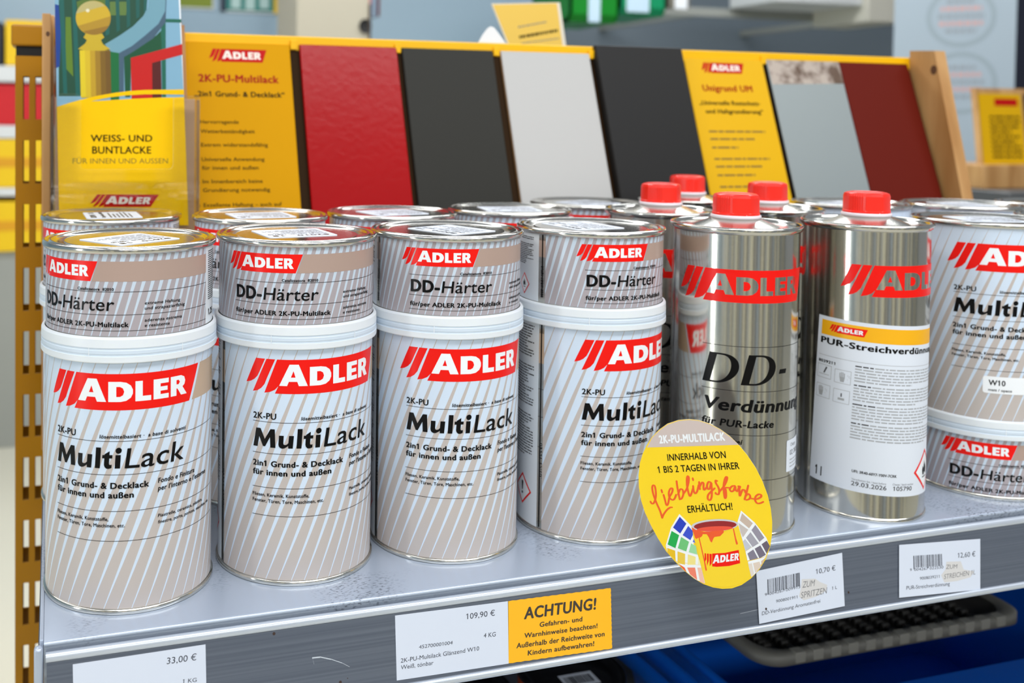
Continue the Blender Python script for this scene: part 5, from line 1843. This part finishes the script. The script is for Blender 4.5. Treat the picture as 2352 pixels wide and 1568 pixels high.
# green storage bins hanging high on the wall
GRN = mat('bin_green', (6, 128, 30), 0.35)
GRN2 = mat('bin_green_blueish', (4, 140, 90), 0.35)
TAGB = mat('bin_label', (196, 220, 236), 0.5)
rl = root('bin_rail', 'thin wall rail carrying the green storage bins', 'rail', (2400, 3350, 700))
g = G()
g.box((1966, 3330, 760), (3800, 3346, 800), KICK, 3)
g.build('rail_bar', rl, (2400, 3350, 700))
g = G()
g.box((2240, 3346, 765), (2270, 4198, 795), KICK)
g.build('rail_arm', rl, (2400, 3350, 700))
for x in (2800, 3700):
    g = G()
    g.box((x, 3346, 765), (x + 30, 4198, 795), KICK)
    g.build('rail_arm', rl, (2400, 3350, 700))


def sbin(x0, x1, z0, label, m, l0, l1, lz):
    org = ((x0 + x1) / 2, 3160, z0)
    t = root('storage_bin', label, 'storage bin', org, 'green storage bins on the wall')
    g = G()
    prof = [(3000, z0 + 30), (3020, z0), (3320, z0), (3328, z0 + 10), (3328, z0 + 260), (3318, z0 + 260), (3316, z0 + 14), (3030, z0 + 14), (3010, z0 + 36), (3010, z0 + 150), (3000, z0 + 150)]
    extrude_x(g, prof, x0, x1, m, False)
    for x in (x0, x1 - 8):
        g.prism([(3000, z0 + 30), (3020, z0), (3320, z0), (3328, z0 + 260), (3200, z0 + 260), (3000, z0 + 150)], m, lambda u, v, d: (d, u, v), x, x + 8)
    g.build('bin_body', t, org)
    g = G()
    g.box((l0, 2992, lz), (l1, 3000, lz + 100), TAGB, 2)
    g.build('bin_label', t, org)
    return t


sbin(1962, 2180, 676, 'left green storage bin with a narrow white label, behind the price card', GRN, 2040, 2092, 674)
sbin(2186, 2400, 712, 'right bluish green storage bin with a wide pale label', GRN2, 2214, 2318, 722)
g = G()
g.box((2420, 3000, 748), (2516, 3040, 850), mat('tag_holder', (120, 116, 104), 0.5), 4)
g.box((2440, 2994, 744), (2500, 3000, 850), PWHITE, 2)
g.box((2450, 3040, 770), (2480, 3332, 790), KICK)
tag(g.build('tag_holder', None, (2468, 3010, 744)), 'small white tag in a dark holder, right of the green bins', 'tag')
wbx = carton(2960, 3420, 3020, 3328, 800, 1000, 'light grey box hanging high on the wall, left of the cream one', BW, 'box')
cbx = carton(3424, 3624, 2990, 3328, 728, 1000, 'cream box hanging lower on the wall, beside the white banner', mat('box_cream', (214, 210, 196), 0.5), 'box')
g = G()
g.box((2000, 3900, -1000), (2160, 4000, 616), mat('mint_box', (170, 212, 206), 0.5), 4)
tag(g.build('cabinet', None, (2080, 3950, -1000)), 'pale mint cabinet whose top just shows above the beam, under the green bins', 'cabinet')

# white banner with two round emblems
bn = root('display_banner', 'white display banner with two round text emblems at the right', 'banner', (3030, 2200, -1000))
OB = (3030, 2200, -1000)
BANW = mat('banner_white', (164, 178, 188), 0.5)


def ban(u, v, h):
    return (3030 + .668 * u - .744 * h, 2200 - .744 * u - .668 * h, v)


g = G()
g.prism([(-185, -960), (185, -960), (185, 1100), (-185, 1100)], BANW, ban, -5, 0)
p = Print()
RINGC = mat('emblem_ring', (150, 164, 172), 0.5)
PALER = mat('emblem_red', (208, 164, 160), 0.5)
PALEG = mat('emblem_grey', (150, 158, 166), 0.5)
for cx, cz, r in ((22, 659, 106), (26, 427, 110)):
    V = []
    for k in range(64):
        a = k * math.pi / 32
        V += [(cx + r * math.cos(a), cz + r * math.sin(a)), (cx + (r - 16) * math.cos(a), cz + (r - 16) * math.sin(a))]
    p.mesh(V, [(2 * k, 2 * k + 1, (2 * k + 3) % 128, (2 * k + 2) % 128) for k in range(64)], RINGC, 0)
    for i in range(5):
        m = PALER if i % 2 else PALEG
        w_ = (44, 62, 70, 66, 46)[i]
        rnd = random.Random(cz + i)
        u = cx - w_
        while u < cx + w_:
            l = rnd.uniform(10, 20)
            p.rect(u, cz + 48 - i * 26, min(u + l, cx + w_), cz + 62 - i * 26, m, 1)
            u += l + 5
p.emit(g, lambda u, v, h: ban(u, v, h * 12), None)
g.build('banner_sheet', bn, OB, recalc=False)
g = G()
g.prism([(-200, -1000), (200, -1000), (200, -960), (-200, -960)], KICK, ban, -50, 50)
g.build('banner_foot', bn, OB)
g = G()
g.box((3512, 2400, -1000), (4300, 2500, 1400), mat('panel_navy', (22, 26, 48), 0.5), 6)
tag(g.build('partition_screen', None, (3900, 2450, -1000)), 'dark navy partition screen at the top right corner', 'panel')

# another sample display on a dark counter at the right
ct = root('display_counter', 'dark counter under the second yellow sample display at the right', 'counter', (2700, 1500, -1000))
OCC = (2700, 1500, -1000)
g = G()
g.box((2080, 1180, 96), (3600, 1800, 128), mat('counter_top', (84, 86, 88), 0.4), 4)
g.build('counter_top', ct, OCC)
g = G()
g.box((2110, 1210, -1000), (3570, 1770, 96), mat('counter_side', (46, 46, 48), 0.5), 3)
g.build('counter_body', ct, OCC)
d2 = root('card_display', 'small pine display with yellow card beyond the right end of the shelf', 'display stand', (2260, 1310, 128))
OD = (2260, 1310, 128)
g = G()
g.box((2104, 1270, 128), (2520, 1420, 186), WOOD, 3)
g.build('pine_ledge', d2, OD)
g = G()
g.prism([(186, 1290), (372, 1352), (372, 1366), (186, 1304)], WOOD, lambda u, v, d: (d + (u - 186) * .24, v, u), 2122, 2500)
g.build('back_board', d2, OD)
g = G()


def c2(u, v, h):
    return (u + v * .24, 1288.5 + v * .333 - h, 186 + v)


p = Print()
p.rect(2126, 0, 2262, 172, YEL2, 0)
p.rect(2176, 142, 2250, 160, CRED, 2)
for i in range(9):
    p.bars(2156, 2252, 112 - i * 12, 12, 1, 5, CINK2, 2, 90 + i)
p.rect(2272, 0, 2366, 172, BDARK, 0)
p.emit(g, c2, None, 0.3, 0.2)
g.build('yellow_card', d2, OD, recalc=False)
